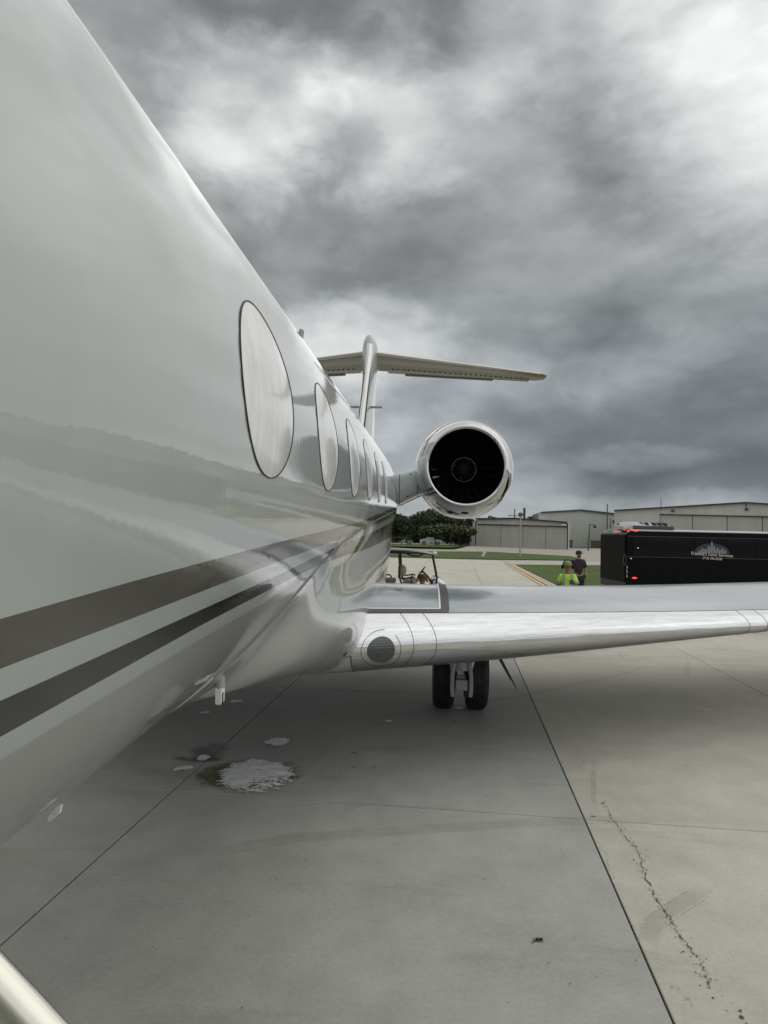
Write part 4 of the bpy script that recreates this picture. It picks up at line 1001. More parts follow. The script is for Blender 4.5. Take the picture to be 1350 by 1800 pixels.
# ------------------------------------------------------------------ far small things: car, fence, signs, poles
def parked_car():
    t = thing('parked_car', 'small white saloon car parked in the street under the flowering tree', 'car', (1.35, 120.2, .0), pi+.06)
    P = mat('car_paint', (.62, .64, .66), .25, coat=1); G = mat('car_glass', (.02, .025, .03), .05, coat=1)
    prof = [(-2.0, .35), (-2.02, .75), (-1.7, .86), (-.95, .93), (-.45, 1.33), (.55, 1.36), (1.15, .98), (1.85, .92), (2.0, .7), (2.0, .35)]
    M = Matrix.Rotation(pi/2, 4, 'X'); rows = [[(x, y*(1 if z < 1 else .86), z) for x, z in prof] for y in (-.82, -.7, .7, .82)]
    rows[0] = [(x*.97, y*(1 if z < 1 else .80), z*.98+.01) for (x, y, z) in rows[0]]; rows[3] = [(x*.97, -y0, z0) for (x, y0, z0) in [(p[0]/.97, p[1], p[2]) for p in rows[0]]]
    m = MB(); m.loft(rows, True, True); m.build('body', P, t, 35)
    for a, b in (((-.86, -.02)), ((.05, .95))):
        m = MB(); poly = [(a, .96), (b, .96), (min(b, .62) if b > .5 else b, 1.28), (max(a, -.42), 1.28)]; m.add([(x, y, z) for y in (-.80, -.73) for x, z in poly], [(0, 1, 2, 3), (7, 6, 5, 4), (0, 4, 5, 1), (2, 6, 7, 3)]); m.build('side_window', G, t, 0)
    for x in (-1.28, 1.25):
        for y in (-.72, .72):
            M = Matrix.Translation((x, y, .33)) @ Matrix.Rotation(pi/2, 4, 'X'); m = MB(); m.lathe([(.001, -.1), (.33, -.1), (.33, .1), (.001, .1)], M, 20); w = m.build('wheel', M_RUB, t, 30); m = MB(); m.lathe([(.001, .11 if y < 0 else -.11), (.2, .105 if y < 0 else -.105)], M, 16); m.build('rim', M_STEEL, w)
    m = MB(); m.box(-2.03, -1.98, -.7, -.4, .62, .74); m.build('headlight', M_PLAC, t, 0)
    for z in (0,):
        m = MB(); m.box(-.02, .04, -.832, -.815, .5, .95); m.build('door_gap', M_SEAM, t, 0)
parked_car()
def fence():
    t = thing('pipe_fence', 'dark pipe fence with a single top rail left of the white car', 'fence', (-3.3, 112, 0))
    xs = [-6.5, -4.2, -1.9, -.42, .52, 1.0]
    for x in xs[1:]:
        m = MB(); m.box(x-.07, x+.07, -.07, .07, -.2, 1.35 if x < .8 else 1.3); m.build('post', M_TRIM, t, 0)
    m = MB(); m.tube([(-6.5, 0, 1.22), (1.0, 0, 1.25)], .05, 8); m.build('rail', M_TRIM, t)
    m = MB(); m.tube([(-6.5, 0, .6), (-.45, 0, .6)], .03, 8); m.build('rail', M_TRIM, t)
    for x, z, w, lab in ((-4.75, .95, .36, 'larger white notice board near the left end of the pipe fence'), (-3.55, 1.0, .22, 'smaller white notice board on the pipe fence beside its larger twin')):
        s = thing('notice_board', lab, 'sign', (x+(-3.3), 111.8, 0)); m = MB(); m.box(-w/2, w/2, -.03, .0, z-w*.7, z+w*.7); m.build('board', M_PLAC, s, 0); m = MB(); m.box(-.03, .03, 0, .05, -.2, z); m.build('post', M_TRIM, s, 0)
    s = thing('utility_box', 'small teal utility box standing behind the pipe fence', 'box', (-2.35, 114, 0)); m = MB(); m.box(-.38, .38, -.3, .3, -.1, .72); m.build('cabinet', mat('teal', (.10, .26, .19), .6), s, 0, .04); m = MB(); m.box(-.42, .42, -.34, .34, .72, .78); m.build('lid', mat('teal_lid', (.13, .30, .23), .6), s, 0)
fence()
def pole(name, label, loc, h, r, m_, extra=None, tilt=0):
    t = thing(name, label, 'pole', loc); t.rotation_euler = (0, tilt, 0)
    m = MB(); m.tube([(0, 0, -.2), (0, 0, h)], [r, r*.7], 10); m.build('shaft', m_, t)
    if extra: extra(t)
    return t
def poles():
    def cross(t):
        m = MB(); m.box(-1.3, 1.3, -.06, .06, 6.0, 6.14); m.build('crossarm', M_TRIM, t, 0)
        for x in (-1.2, 0, 1.2):
            m = MB(); m.tube([(x, 0, 6.14), (x, 0, 6.34)], .06, 6); m.build('insulator', M_STEEL, t)
    pole('utility_pole', 'dark utility pole with a crossarm above the small hangar roof', (18.9, 138, 0), 7.5, .14, M_TRIM, cross)
    def sleeve(t):
        m = MB(); m.tube([(0, 0, 4.6), (0, 0, 7.6)], .24, 10); m.build('sleeve', M_TRIM, t)
    pole('thick_pole', 'plain thick dark pole right of the crossarm utility pole', (20.6, 136, 0), 7.65, .2, M_TRIM, sleeve)  # second utility pole, without a crossarm, thickened by the sleeve
    def head(t):
        m = MB(); m.ball((0, 0, 4.05), .24, .24, .20, n=12, m=8); h = m.build('lamp_head', mat('lamp_grey', (.07, .08, .08), .5), t); m = MB(); m.lathe([(.10, 3.8), (.20, 3.88), (.20, 3.92), (.10, 3.93)], None, 12); m.build('lamp_collar', M_STEEL, h)
    pole('lamp_post', 'pale slender lamp post standing on the grass island before the small hangar', (9.19, 62.98, 0), 3.9, .085, mat('pole_pale', (.36, .36, .34), .6), head)
    def flood(t):
        m = MB(); m.box(-.1, .9, -.08, .08, 3.85, 3.95); m.build('arm', M_TRIM, t, 0); m = MB(); m.ball((.75, -.1, 3.62), .30, .22, .22, n=10, m=6); m.build('floodlight', M_TRIM, t)
    pole('floodlight_pole', 'short leaning dark pole with a floodlight between the hangars', (25.2, 102, 0), 3.9, .10, M_TRIM, flood, .05)
    pole('mast', 'tall thin dark mast left of the bus roof lights', (28.0, 102, 0), 7.1, .11, M_TRIM)
    pole('mast', 'shorter thin mast right beside the tall dark mast', (28.5, 102, 0), 4.9, .08, M_TRIM)
    t = thing('airfield_sign', 'small white slanted marker board standing on the grass island', 'sign', (5.55, 60.6, 0), -.3)
    m = MB(); m.loft([[(x+dx, y, z) for x, y in ((-.13, 0), (.13, 0), (.13, .06), (-.13, .06))] for dx, z in ((-.1, .05), (.17, .66))], True, True); m.build('board', M_PLAC, t, 0); m = MB(); m.box(-.06, .06, .02, .2, -.2, .25); m.build('foot', M_TRIM, t, 0)
poles()

# ------------------------------------------------------------------ people
def skin_mesh(name, J, E_, m, parent=None, root='pelvis', sub=2):
    """continuous body surface: joints {name: (x, y, z, r)} and limbs as edges, grown with a Skin modifier"""
    ks = list(J); me = bpy.data.meshes.new(name); me.from_pydata([J[k][:3] for k in ks], [(ks.index(a), ks.index(b)) for a, b in E_], [])
    o = bpy.data.objects.new(name, me); link(o, parent); me.materials.append(m)
    md = o.modifiers.new('skin', 'SKIN'); md.use_smooth_shade = True; md.branch_smoothing = .3
    sv = me.skin_vertices[0].data
    for i, k in enumerate(ks):
        r = J[k][3]; sv[i].radius = (r, r) if not isinstance(r, tuple) else r; sv[i].use_root = (k == root)
    s = o.modifiers.new('sub', 'SUBSURF'); s.levels = sub; s.render_levels = sub
    return o
def chain(*n): return list(zip(n[:-1], n[1:]))
M_SKIN = mat('skin_brown', (.20, .115, .075), .55); M_SKIN2 = mat('skin_tan', (.30, .18, .12), .55)
M_NAVY = mat('dark_cloth', (.018, .014, .018), .85); M_TROU = mat('dark_trousers', (.014, .013, .014), .85); M_SHOE = mat('shoe', (.02, .02, .02), .5)
M_HIVIS = mat('hi_vis', (.50, .80, .07), .75, build=lambda N, b: N.put(b.inputs['Base Color'], N.mix(N.rng(N.noise(N.pos(), 7, 4), .35, .65, 0, 1), (.44, .72, .06), (.58, .86, .12))))
M_REFL = mat('reflective_tape', (.24, .27, .24), .5); M_CAPG = mat('cap_green', (.20, .26, .09), .8); M_BADGE = mat('navy_badge', (.02, .04, .10), .6); M_ORANGE = mat('orange_muff', (.55, .25, .06), .6); M_BROWN = mat('brown_cap', (.10, .035, .022), .7); M_EYE = mat('eye', (.02, .015, .012), .3)
def person(label, loc, rz, h, skin, shirt, pose, extras=None):
    """pose: dict of joint overrides, metres for a 1.78 m figure; x to the figure's right, y forward"""
    t = thing('person', label, 'person', loc, rz); t.scale = (h/1.78,)*3
    J = dict(pelvis=(0, 0, .96, .125), belly=(0, .01, 1.12, .12), chest=(0, 0, 1.34, .135), neck0=(0, -.01, 1.47, .07), neck=(0, .0, 1.53, .055), jaw=(0, .025, 1.60, .066), skull=(0, .01, 1.68, .092), crown=(0, 0, 1.735, .066))
    J['nose'] = (0, .105, 1.645, .016); J['chin'] = (0, .072, 1.575, .034)
    for s, c in ((-1, 'l'), (1, 'r')):
        J[c+'sh'] = (s*.185, -.01, 1.43, .066); J[c+'el'] = (s*.235, -.03, 1.15, .045); J[c+'wr'] = (s*.245, .05, .91, .030); J[c+'pm'] = (s*.245, .075, .84, .034)
        J[c+'hip'] = (s*.095, 0, .90, .10); J[c+'kn'] = (s*.105, .02, .50, .062); J[c+'an'] = (s*.11, -.02, .09, .042); J[c+'toe'] = (s*.125, .13, .035, .036); J[c+'ear'] = (s*.088, 0, 1.645, .018)
    J.update(pose)
    E_ = chain('pelvis', 'belly', 'chest', 'neck0', 'neck', 'jaw', 'skull', 'crown') + [('jaw', 'chin'), ('skull', 'nose')]
    for s, c in ((-1, 'l'), (1, 'r')):
        E_ += chain('chest', c+'sh', c+'el', c+'wr', c+'pm') + chain('pelvis', c+'hip', c+'kn', c+'an', c+'toe') + [('skull', c+'ear')]
        w, p = Vector(J[c+'wr'][:3]), Vector(J[c+'pm'][:3]); d = (p-w).normalized(); side = Vector((0, 1, 0)); side = (side-d*side.dot(d)).normalized(); inn = d.cross(side).normalized()
        if inn.x*s > 0: inn = -inn
        for i, (o_, L) in enumerate(((-.030, .060), (-.010, .075), (.011, .070), (.030, .055))):
            b0 = p+side*o_+d*.012; b1 = b0+d*L*.55+inn*.006; b2 = b0+d*L+inn*.024
            for nm, q, r in ((c+'f%da' % i, b0, .0105), (c+'f%db' % i, b1, .0095), (c+'f%dc' % i, b2, .008)): J[nm] = (*q, r)
            E_ += chain(c+'pm', c+'f%da' % i, c+'f%db' % i, c+'f%dc' % i)
        q1 = w+d*.035+side*.038+inn*.012; q2 = q1+d*.03+side*.018+inn*.01; J[c+'t1'] = (*q1, .0115); J[c+'t2'] = (*q2, .009); E_ += chain(c+'wr', c+'t1', c+'t2')
    skin_mesh('body', J, E_, skin, t)
    g = lambda k, r: (*J[k][:3], r)
    C_ = {'pelvis': g('pelvis', .150), 'belly': g('belly', .142), 'chest': g('chest', .155), 'neck0': (J['neck0'][0], J['neck0'][1], J['neck0'][2]+.005, .078)}; EE = chain('pelvis', 'belly', 'chest', 'neck0')
    T_ = {'pelvis': g('pelvis', .146)}; ET = []
    for c in 'lr':
        C_[c+'sh'] = g(c+'sh', .088); e = Vector(J[c+'el'][:3]); s_ = Vector(J[c+'sh'][:3]); C_[c+'sl'] = (*(s_*.22+e*.78), .068); EE += chain('chest', c+'sh', c+'sl')
        T_[c+'hip'] = g(c+'hip', .118); T_[c+'kn'] = g(c+'kn', .082); a = J[c+'an']; T_[c+'an'] = (a[0], a[1], a[2]+.01, .07); ET += chain('pelvis', c+'hip', c+'kn', c+'an')
    sh = skin_mesh('shirt', C_, EE, shirt, t); skin_mesh('trousers', T_, ET, M_TROU, t)
    for c in 'lr':
        a, b = J[c+'an'], J[c+'toe']; skin_mesh('shoe', {'heel': (a[0], a[1]-.03, .04, .045), 'mid': ((a[0]+b[0])/2, (a[1]+b[1])/2, .045, .05), 'toe': (b[0], b[1]+.04, .038, .042)}, chain('heel', 'mid', 'toe'), M_SHOE, t, 'heel')
    hd = Vector(J['skull'][:3])
    for s in (-1, 1):
        m = MB(); m.ball(hd+Vector((s*.034, .083, -.012)), .012, .008, .009, n=8, m=6); m.build('eye', M_EYE, t)
    m = MB(); m.box(hd.x-.026, hd.x+.026, hd.y+.074, hd.y+.086, hd.z-.083, hd.z-.075); m.build('mouth', mat('lip', (.14, .06, .05), .6), t, 0)
    if extras: extras(t, J, hd, sh)
    return t
def cap(t, hd, m_, brim=1, brimless=False):
    m = MB(); m.lathe([(.098, .005), (.101, .03), (.097, .06), (.078, .088), (.042, .105), (.001, .11)], Matrix.Translation(hd), 24); c = m.build('cap', m_, t, 60)
    if not brimless:
        m = MB(); a = [(.10*cos(q), .075+.13*max(0, sin(q))) for q in np.linspace(0, pi, 14)]; m.prism([(x, y*brim) for x, y in a], .004, .014, Matrix.Translation(hd+Vector((0, 0, .006)))); m.build('brim', m_, c, 30)
    return c
def muffs(t, hd, cup, band=M_DARK):
    m = MB(); m.tube([hd+Vector((.118*cos(a), -.005, -.01+.150*sin(a))) for a in np.linspace(0, pi, 18)], .011, 8); b = m.build('headset', band, t)
    for s in (-1, 1):
        m = MB(); m.ball(hd+Vector((s*.118, -.005, -.03)), .034, .045, .055, n=14, m=9); m.build('ear_cup', cup, b)
def people():
    def ex1(t, J, hd, sh):
        cap(t, hd, M_NAVY); m = MB(); m.lathe([(.062, 0), (.085, -.03), (.07, -.045), (.055, -.03)], Matrix.Translation(Vector(J['neck0'][:3])+Vector((0, 0, .05))), 16); m.build('collar', M_NAVY, sh, 60)
        m = MB(); m.ball(hd+Vector((0, .05, -.082)), .052, .04, .034, n=12, m=8); m.build('beard', mat('beard', (.03, .02, .015), .9), t)
    person('man in a black cap and dark polo shirt standing beside the rear of the bus', (4.66, 20.0, 0), pi+.12, 1.66, M_SKIN2, M_NAVY, dict(rel=(.27, .0, 1.15, .045), rwr=(.235, .09, .93, .03), rpm=(.215, .115, .87, .034)), ex1)
    def ex2(t, J, hd, sh):
        cap(t, hd, M_CAPG); muffs(t, hd, M_DARK)
        def strap(name, pts, w, m_):
            m = MB(); nr = [(p[0]*.4, p[1], .25) for p in pts]; ribbon3(pts, nr, w, m, .004); m.build(name, m_, sh)
        for s in (-1, 1):
            strap('reflective_stripe', [(s*.085, -.095, 1.50), (s*.098, -.138, 1.44), (s*.10, -.160, 1.36), (s*.10, -.158, 1.26), (s*.095, -.15, 1.12)], .05, M_REFL)
            e = Vector(J[('r' if s > 0 else 'l')+'el'][:3]); q = Vector(J[('r' if s > 0 else 'l')+'sh'][:3]); c = q*.42+e*.58; d = (e-q).normalized()
            m = MB(); m.tube([c-d*.025, c+d*.025], .082, 20, cap=False); m.build('sleeve_stripe', M_REFL, sh)
        m = MB(); M = Matrix.Translation((.085, -.165, 1.30)) @ Matrix.Rotation(pi/2, 4, 'X'); m.lathe([(.001, .008), (.055, .008), (.055, 0)], M, 20); m.build('badge', M_BADGE, sh, 30)
        m = MB(); m.box(.05, .12, -.178, -.174, 1.295, 1.305); m.build('badge_line', M_REFL, sh, 0)
    person('worker seen from behind in a yellow hi-vis shirt with a headset over a green cap', (3.04, 14.0, 0), -.16, 1.56, M_SKIN, M_HIVIS, dict(lsh=(-.155, -.01, 1.43, .062), rsh=(.155, -.01, 1.43, .062), lel=(-.215, .03, 1.17, .042), lwr=(-.17, .20, 1.02, .03), lpm=(-.15, .26, 1.0, .034), rel=(.215, .03, 1.17, .042), rwr=(.17, .2, 1.02, .03), rpm=(.15, .26, 1.0, .034)), ex2)
    def ex3(t, J, hd, sh): cap(t, hd, M_BROWN, brimless=True); muffs(t, hd, M_ORANGE, M_BROWN)
    kn = dict(pelvis=(0, 0, .42, .125), belly=(0, .05, .57, .12), chest=(0, .10, .78, .135), neck0=(0, .13, .90, .07), neck=(0, .145, .955, .055), jaw=(0, .185, 1.02, .066), skull=(0, .17, 1.095, .095), crown=(0, .16, 1.15, .068), nose=(0, .265, 1.06, .016), chin=(0, .235, .995, .034), lear=(-.09, .16, 1.06, .018), rear=(.09, .16, 1.06, .018))
    for s, c in ((-1, 'l'), (1, 'r')):
        kn.update({c+'sh': (s*.185, .10, .86, .066), c+'el': (s*.22, .26, .66, .045), c+'wr': (s*.15, .46, .62, .03), c+'pm': (s*.13, .53, .62, .034), c+'hip': (s*.10, .02, .38, .1), c+'kn': (s*.16, .40, .40, .062), c+'an': (s*.14, .10, .09, .042), c+'toe': (s*.15, .26, .035, .036)})
    person('person crouching at the cart, only a brown cap and orange ear muffs showing', (.03, 14.62, 0), .25, 1.74, M_SKIN, M_NAVY, kn, ex3)
people()

# ------------------------------------------------------------------ golf cart (faces right; local x forward)
def golf_cart():
    t = thing('golf_cart', 'open golf cart with black roof and cream seats parked behind the wing', 'golf cart', (0, 16, 0))
    k = 16.0/1150
    def P(px, py, y=0): return ((px-745.6)*k*1.0+.0*y, y, H+(936.4-py)*k)
    M_BLK = mat('cart_black', (.015, .015, .017), .35, coat=.5); M_CREAM = mat('cart_cream', (.42, .38, .30), .7); M_BODY = mat('cart_white', (.72, .73, .74), .25, coat=1); M_FRAME = mat('cart_frame', (.02, .02, .02), .5)
    prof = [(640, 964.5, 978), (690, 963.5, 978), (725, 965, 973), (750, 969, 973.5), (763, 971.5, 975), (769, 973.5, 975)]
    prof = [(632, 970, 973), (640, 966, 973)] + [(690, 964, 972.5), (720, 965, 972.5), (740, 967, 972.5), (755, 970, 973), (764, 971.8, 973.6)]
    m = MB(); rows = []
    for a, b, c in prof:
        p0, p1 = P(a, b), P(a, c); rows.append([(p0[0], y, p1[2]+(p0[2]-p1[2])*q) for y, q in ((-.6, 0), (-.6, .6), (-.52, .95), (0, 1.05), (.52, .95), (.6, .6), (.6, 0))])
    m.loft(rows, True, True); rf = m.build('roof', M_BLK, t, 40)
    m = MB(); q = [P(718, 973, -.5), P(727, 975.8, -.5), P(738, 975.8, -.5), P(745, 973, -.5)]; m.tube(q, .018, 8); m.build('roof_handle', M_FRAME, rf)
    m = MB(); p = P(765, 972); m.box(p[0]-.02, p[0]+.06, -.55, .55, p[2]-.02, p[2]+.03); m.build('roof_lip', M_PLAC, rf, 0)
    for y in (-.55, .55):
        m = MB(); m.tube([P(761.5, 973, y), P(765, 990, y), P(769.5, 1011, y), P(768, 1024, y)], .024, 8); m.build('front_pillar', M_FRAME, t)
        m = MB(); m.tube([P(704.5, 973, y), P(706.5, 998, y), P(706.0, 1012, y), P(710, 1023, y)], .022, 8); m.build('rear_pillar', M_FRAME, t)
        m = MB(); m.tube([P(706.5, 1013.5, y), P(718, 1014, y), P(727, 1011.5, y), P(731, 1012.5, y), P(731.5, 1015.5, y)], .018, 8); m.tube([P(724, 1012.5, y), P(726.5, 1014, y), P(726.5, 1024, y)], .018, 8); m.build('armrest', M_FRAME, t)
        m = MB(); m.tube([P(650, 973, y), P(648, 1024, y)], .022, 8); m.build('rear_pillar', M_FRAME, t)
    # seats
    def seat(dx, cm):
        m = MB(); c = P(711.5+dx, 1004); m.loft([[(c[0]+x*s, y*s2, c[2]+z*s) for x, z in ((-.06, .12), (.0, .125), (.06, .06), (.065, -.06), (.0, -.12), (-.07, -.10))] for y, s, s2 in ((-.5, .8, 1), (-.45, 1, 1), (.45, 1, 1), (.5, .8, 1))], True, True); b = m.build('backrest', cm, t, 50)
        m = MB(); m.box(c[0]-.11, c[0]-.075, -.48, .48, c[2]-.15, c[2]+.13); m.build('backrest_shell', M_FRAME, b, 0, .01)
        m = MB(); c = P(724+dx, 1022); m.box(c[0]-.17, c[0]+.16, -.52, .52, c[2]-.06, c[2]+.05); m.build('seat', cm, t, 30, .025)
    seat(0, M_CREAM); seat(-38, mat('rear_seat', (.30, .20, .16), .7))
    for y in (-.55,):
        m = MB(); m.tube([P(680, 1009, y), P(689, 1008.5, y), P(692, 1011, y), P(692, 1014, y)], .018, 8); m.build('armrest', M_FRAME, t)
    # steering
    c = Vector(P(744, 1001.5, -.28)); ax = Vector((-.78, 0, .62)).normalized(); M = Matrix.Translation(c) @ ax.to_track_quat('Z', 'Y').to_matrix().to_4x4()
    m = MB(); m.tube([M @ Vector((.115*cos(a), .115*sin(a), 0)) for a in np.linspace(0, 2*pi, 25)], .013, 8, cap=False)
    for a in (.5, 2.6, 4.7): m.tube([M @ Vector((0, 0, -.03)), M @ Vector((.11*cos(a), .11*sin(a), 0))], .01, 6)
    s = m.build('steering_wheel', M_FRAME, t); m = MB(); m.tube([c, Vector(P(753, 1010, -.28)), Vector(P(763, 1024, -.28))], [.02, .026, .03], 8); m.build('steering_column', M_FRAME, s)
    # nose cowl, dash, floor, wheels
    m = MB(); rows = []
    for px, zt in ((763, 1013), (768, 1012.5), (776, 1015.5), (784, 1021), (789, 1028), (791, 1040)):
        p = P(px, zt); rows.append([(p[0], y, z) for y, z in ((-.56, .35), (-.56, p[2]-.06), (-.45, p[2]), (.45, p[2]), (.56, p[2]-.06), (.56, .35))])
    m.loft(rows, True, True); cw = m.build('front_cowl', M_BODY, t, 40)
    for y in (-.42, .42):
        m = MB(); p = P(785, 1023.5, y); m.ball(p, .05, .07, .035, n=10, m=6); m.build('headlight', M_PLAC, cw)
    m = MB(); p = P(764, 1013.5); m.loft([[(p[0]-x, y, p[2]-z) for x, z in ((-.03, 0), (.03, .02), (.10, .16), (.04, .2))] for y in (-.54, .54)], True, True); m.build('dashboard', M_BLK, t, 20)
    m = MB(); m.box(-2.0, .35, -.56, .56, .28, .36); m.box(-1.2, -.25, -.55, .55, .36, .78); m.build('chassis', M_BODY, t, 0)['kind'] = 'stuff'
    for x in (-1.55, .42):
        for y in (-.5, .5):
            M = Matrix.Translation((x, y, .23)) @ Matrix.Rotation(pi/2, 4, 'X'); m = MB(); m.lathe([(.001, -.09), (.2, -.09), (.23, -.06), (.23, .06), (.2, .09), (.001, .09)], M, 24); w = m.build('wheel', M_RUB, t, 30); m = MB(); m.lathe([(.001, .1 if y < 0 else -.1), (.11, .095 if y < 0 else -.095)], M, 16); m.build('rim', M_STEEL, w)
    # windscreen
    m = MB(); p0, p1 = P(763.5, 976), P(771, 1012); m.add([(p0[0], -.53, p0[2]), (p0[0], .53, p0[2]), (p1[0], .53, p1[2]), (p1[0], -.53, p1[2]), (p0[0]+.008, -.53, p0[2]), (p0[0]+.008, .53, p0[2]), (p1[0]+.008, .53, p1[2]), (p1[0]+.008, -.53, p1[2])], [(0, 1, 2, 3), (7, 6, 5, 4), (0, 4, 5, 1), (2, 6, 7, 3), (0, 3, 7, 4), (1, 5, 6, 2)])
    gl = mat('cart_screen', (.9, .9, .9), .03); gb = gl.node_tree.nodes['Principled BSDF']; gb.inputs['Transmission Weight'].default_value = 1; gb.inputs['IOR'].default_value = 1.02
    m.build('windscreen', gl, t, 0)
golf_cart()

# ------------------------------------------------------------------ black coach
def coach():
    t = thing('coach', 'black limousine coach with lit red marker lamps and a white skyline logo', 'bus', (6.64, 21.9, 0), radians(6))
    # local: x along the side from the rear corner forward, y inwards (away from camera), z up
    M_BUS = mat('coach_black', (.0025, .0025, .003), .14, coat=0, spec=.12, build=lambda N, b: N.put(b.inputs['Normal'], N.bump(N.noise(N.pos(), 1.4, 3), .35, .01)))
    M_TINT = mat('coach_tint', (.004, .0045, .005), .08, spec=.2); M_TOP = mat('coach_roof', (.50, .50, .49), .5)
    M_RED = mat('red_lamp', (.6, .02, .02), .3, emit=(1, .06, .05, .9)); M_CHR = mat('chrome', (.8, .8, .8), .1, 1)
    L, Wd = 9.0, 2.25
    m = MB(); m.loft([[(x, y, z) for x, z in ((0, .38), (0, 2.20), (.05, 2.26), (.16, 2.31), (L, 2.31), (L, .38))] for y in (Wd, 0)], True, True); body = m.build('body', M_BUS, t, 0, .03)
    m = MB(); m.loft([[(x, y, 2.30+z) for y, z in ((.015, -.05), (.03, .035), (.25, .075), (Wd-.25, .075), (Wd-.03, .035), (Wd-.015, -.05))] for x in (.17, .21, L-.06, L-.02)], True, True); m.build('roof', M_TOP, t, 30)
    # flush tinted side windows and lines of the panelling
    xs = [.22, 1.25, 2.28, 3.31, 4.34, 5.4, 6.5, 8.0]
    for a, b in zip(xs[:-1], xs[1:]):
        m = MB(); m.box(a+.015, b-.015, -.006, .01, 1.50, 2.10); m.build('side_window', M_TINT, t, 0)
    m = MB(); m.box(.05, L-.1, -.008, .01, 2.125, 2.14); m.build('belt_trim', M_DKGREY, t, 0)
    m = MB(); m.box(.05, L-.1, -.008, .01, 1.455, 1.47); m.build('belt_trim', M_DKGREY, t, 0)
    for a, b in ((.3, 1.5), (1.55, 2.5), (3.9, 6.0)):
        m = MB(); m.box(a, b, -.007, .01, .50, 1.10); m.build('locker_door', M_BUS, t, 0, .01)
    # air conditioner
    M_AC = mat('ac_shell', (.42, .43, .43), .5)
    m = MB(); m.loft([[(x, y, z) for y, z in ((.20, 2.36), (.20, 2.46+dz), (.40, 2.56+dz*1.6), (1.0, 2.56+dz*1.6), (1.2, 2.46+dz), (1.2, 2.36))] for x, dz in ((.02, -.06), (.20, .02), (.32, .04), (1.55, .0), (1.73, -.08))], True, True); ac = m.build('air_conditioner', M_AC, t, 30)
    m = MB(); m.box(.30, 1.68, .17, .22, 2.37, 2.49); m.build('ac_panel', M_DKGREY, ac, 0, .02)
    for k in range(6):
        x = .36+.19*k+(.06 if k > 2 else 0); m = MB(); m.loft([[(xx, y, z) for y, z in ((.24, 2.505), (.38, 2.60), (.44, 2.60), (.28, 2.49))] for xx in (x, x+.14)], True, True); m.build('ac_grille', M_DARK, ac, 0)
    # rear end in deep black, with its handle loop and the chrome hinges on the corner
    m = MB(); m.box(-.03, -.002, .06, Wd-.06, .62, 2.16); d = m.build('rear_door', mat('door_black', (.003, .003, .003), .7, spec=.15), t, 0, .01)
    m = MB(); m.tube([(-.06+.05*cos(a), -.02, 1.36+.17*sin(a)) for a in np.linspace(0, 2*pi, 19)], .012, 6, cap=False); m.build('grab_loop', M_DKGREY, t)
    for z in (1.06, .92, .78):
        m = MB(); m.tube([(.0, -.03, z), (.02, -.05, z+.05), (-.01, -.05, z+.10)], .012, 6); m.build('door_hinge', M_CHR, t)
    # lamps
    for x, y, z, w in ((.24, -.02, 2.315, .12), (.21, -.02, .77, .12)):
        m = MB(); m.ball((x+w/2, y, z), w*.75, .025, .032, n=12, m=6); m.build('marker_lamp', M_RED, t)
    for x, y, z in ((.05, -.01, 2.29), (.06, .32, 2.345), (.0, .85, 2.28)):
        m = MB(); m.ball((x, y, z), .045, .04, .025, n=10, m=6); m.build('marker_lamp', M_RED, t)
    m = MB(); m.loft([[(x, y, z) for y, z in ((.5, 2.2), (.6, 2.33), (1.2, 2.33), (1.3, 2.2))] for x in (.03, .2)], True, True); m.build('rear_cap', M_TOP, t, 30)
    m = MB(); m.tube([(.09, .9, 2.36), (.09, .9, 2.50)], .03, 8); m.ball((.09, .9, 2.52), .045, n=8, m=6); m.build('antenna', M_TRIM, t)
    for x, z in ((.38, 1.75), (.15, 1.40)):
        m = MB(); m.ball((x, -.015, z), .035, .015, .022, n=10, m=6); m.build('clearance_stud', M_CHR, t)
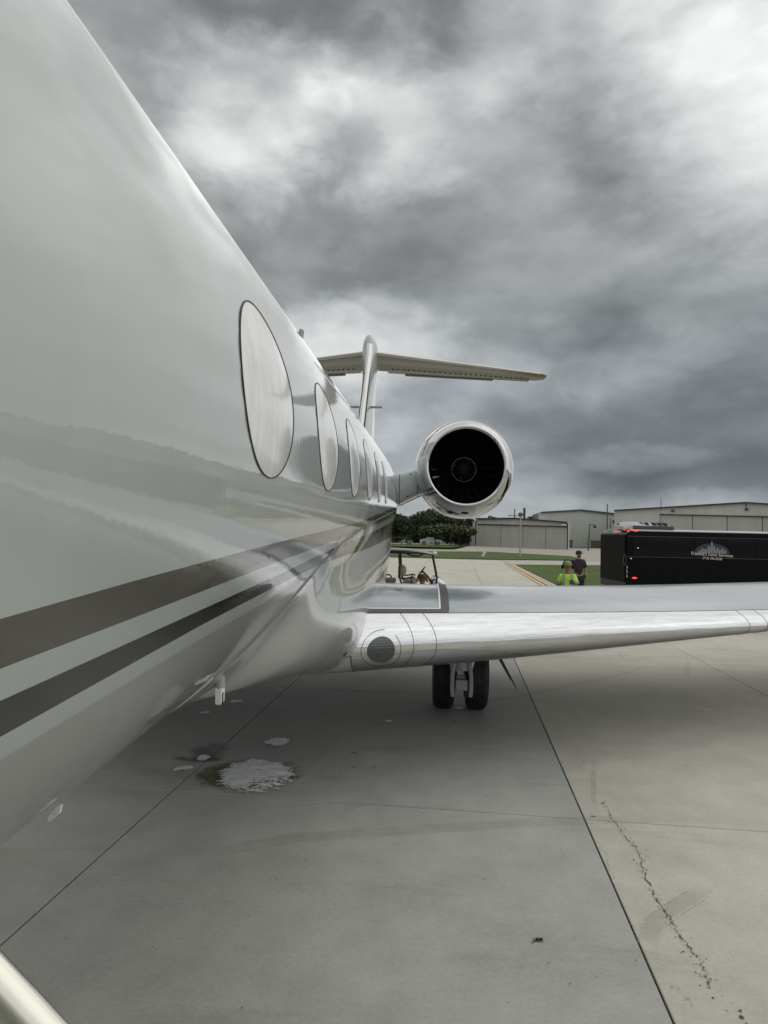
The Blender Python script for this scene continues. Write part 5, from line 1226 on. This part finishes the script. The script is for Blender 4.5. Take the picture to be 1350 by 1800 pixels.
    # logo: glow, skyline and lettering on the side
    M_TXT = mat('logo_white', (.62, .60, .54), .6); M_GLOW = mat('logo_blue', (.012, .022, .045), .5, build=None); M_SKY = mat('logo_silver', (.22, .23, .23), .5)
    lg = bpy.data.objects.new('logo', None); link(lg, t); lg.location = (2.86, -.012, 1.62)
    m = MB(); n = 30; m.prism([(.60*cos(a), .33*sin(a)) for a in np.linspace(0, pi, n)], 0, .004, Matrix.Rotation(pi/2, 4, 'X')); m.build('logo_glow', M_GLOW, lg, 0)
    r = random.Random(4); m = MB(); x = -.48
    while x < .48:
        w = r.uniform(.025, .05); hh = (.06+.17*(1-(x/.55)**2))*r.uniform(.6, 1.15); m.box(x, x+w, -.010, -.004, .0, hh); x += w+.012
    m.box(-.035, .02, -.011, -.004, .15, .36); m.box(-.012, -.002, -.011, -.004, .36, .44); m.build('logo_skyline', M_SKY, lg, 0)['kind'] = 'stuff'
    for body_, size, z, x in (("Frankie's Limo Services", .150, -.085, 0), ('(713) 396-0528', .105, -.20, 0)):
        c = bpy.data.curves.new('lettering', 'FONT'); c.body = body_; c.size = size; c.align_x = 'CENTER'; c.extrude = .002; c.materials.append(M_TXT)
        tmp = bpy.data.objects.new('lettering', c); me = bpy.data.meshes.new_from_object(tmp); bpy.data.objects.remove(tmp); o = bpy.data.objects.new('lettering', me); link(o, lg); o.location = (x, -.016, z); o.rotation_euler = (pi/2, .045, 0)
    for x in (2.0, 7.2):
        for y in (.16, Wd-.16):
            M = Matrix.Translation((x, y, .46)) @ Matrix.Rotation(pi/2, 4, 'X'); m = MB(); m.lathe([(.001, -.13), (.40, -.13), (.46, -.08), (.46, .08), (.40, .13), (.001, .13)], M, 28); w = m.build('wheel', M_RUB, t, 30); m = MB(); m.lathe([(.001, .15 if y < 1 else -.15), (.24, .14 if y < 1 else -.14)], M, 18); m.build('rim', M_CHR, w)
    m = MB(); m.box(.35, L-.4, .1, Wd-.1, .30, .40); m.build('underbody', M_DARK, t, 0)
coach()
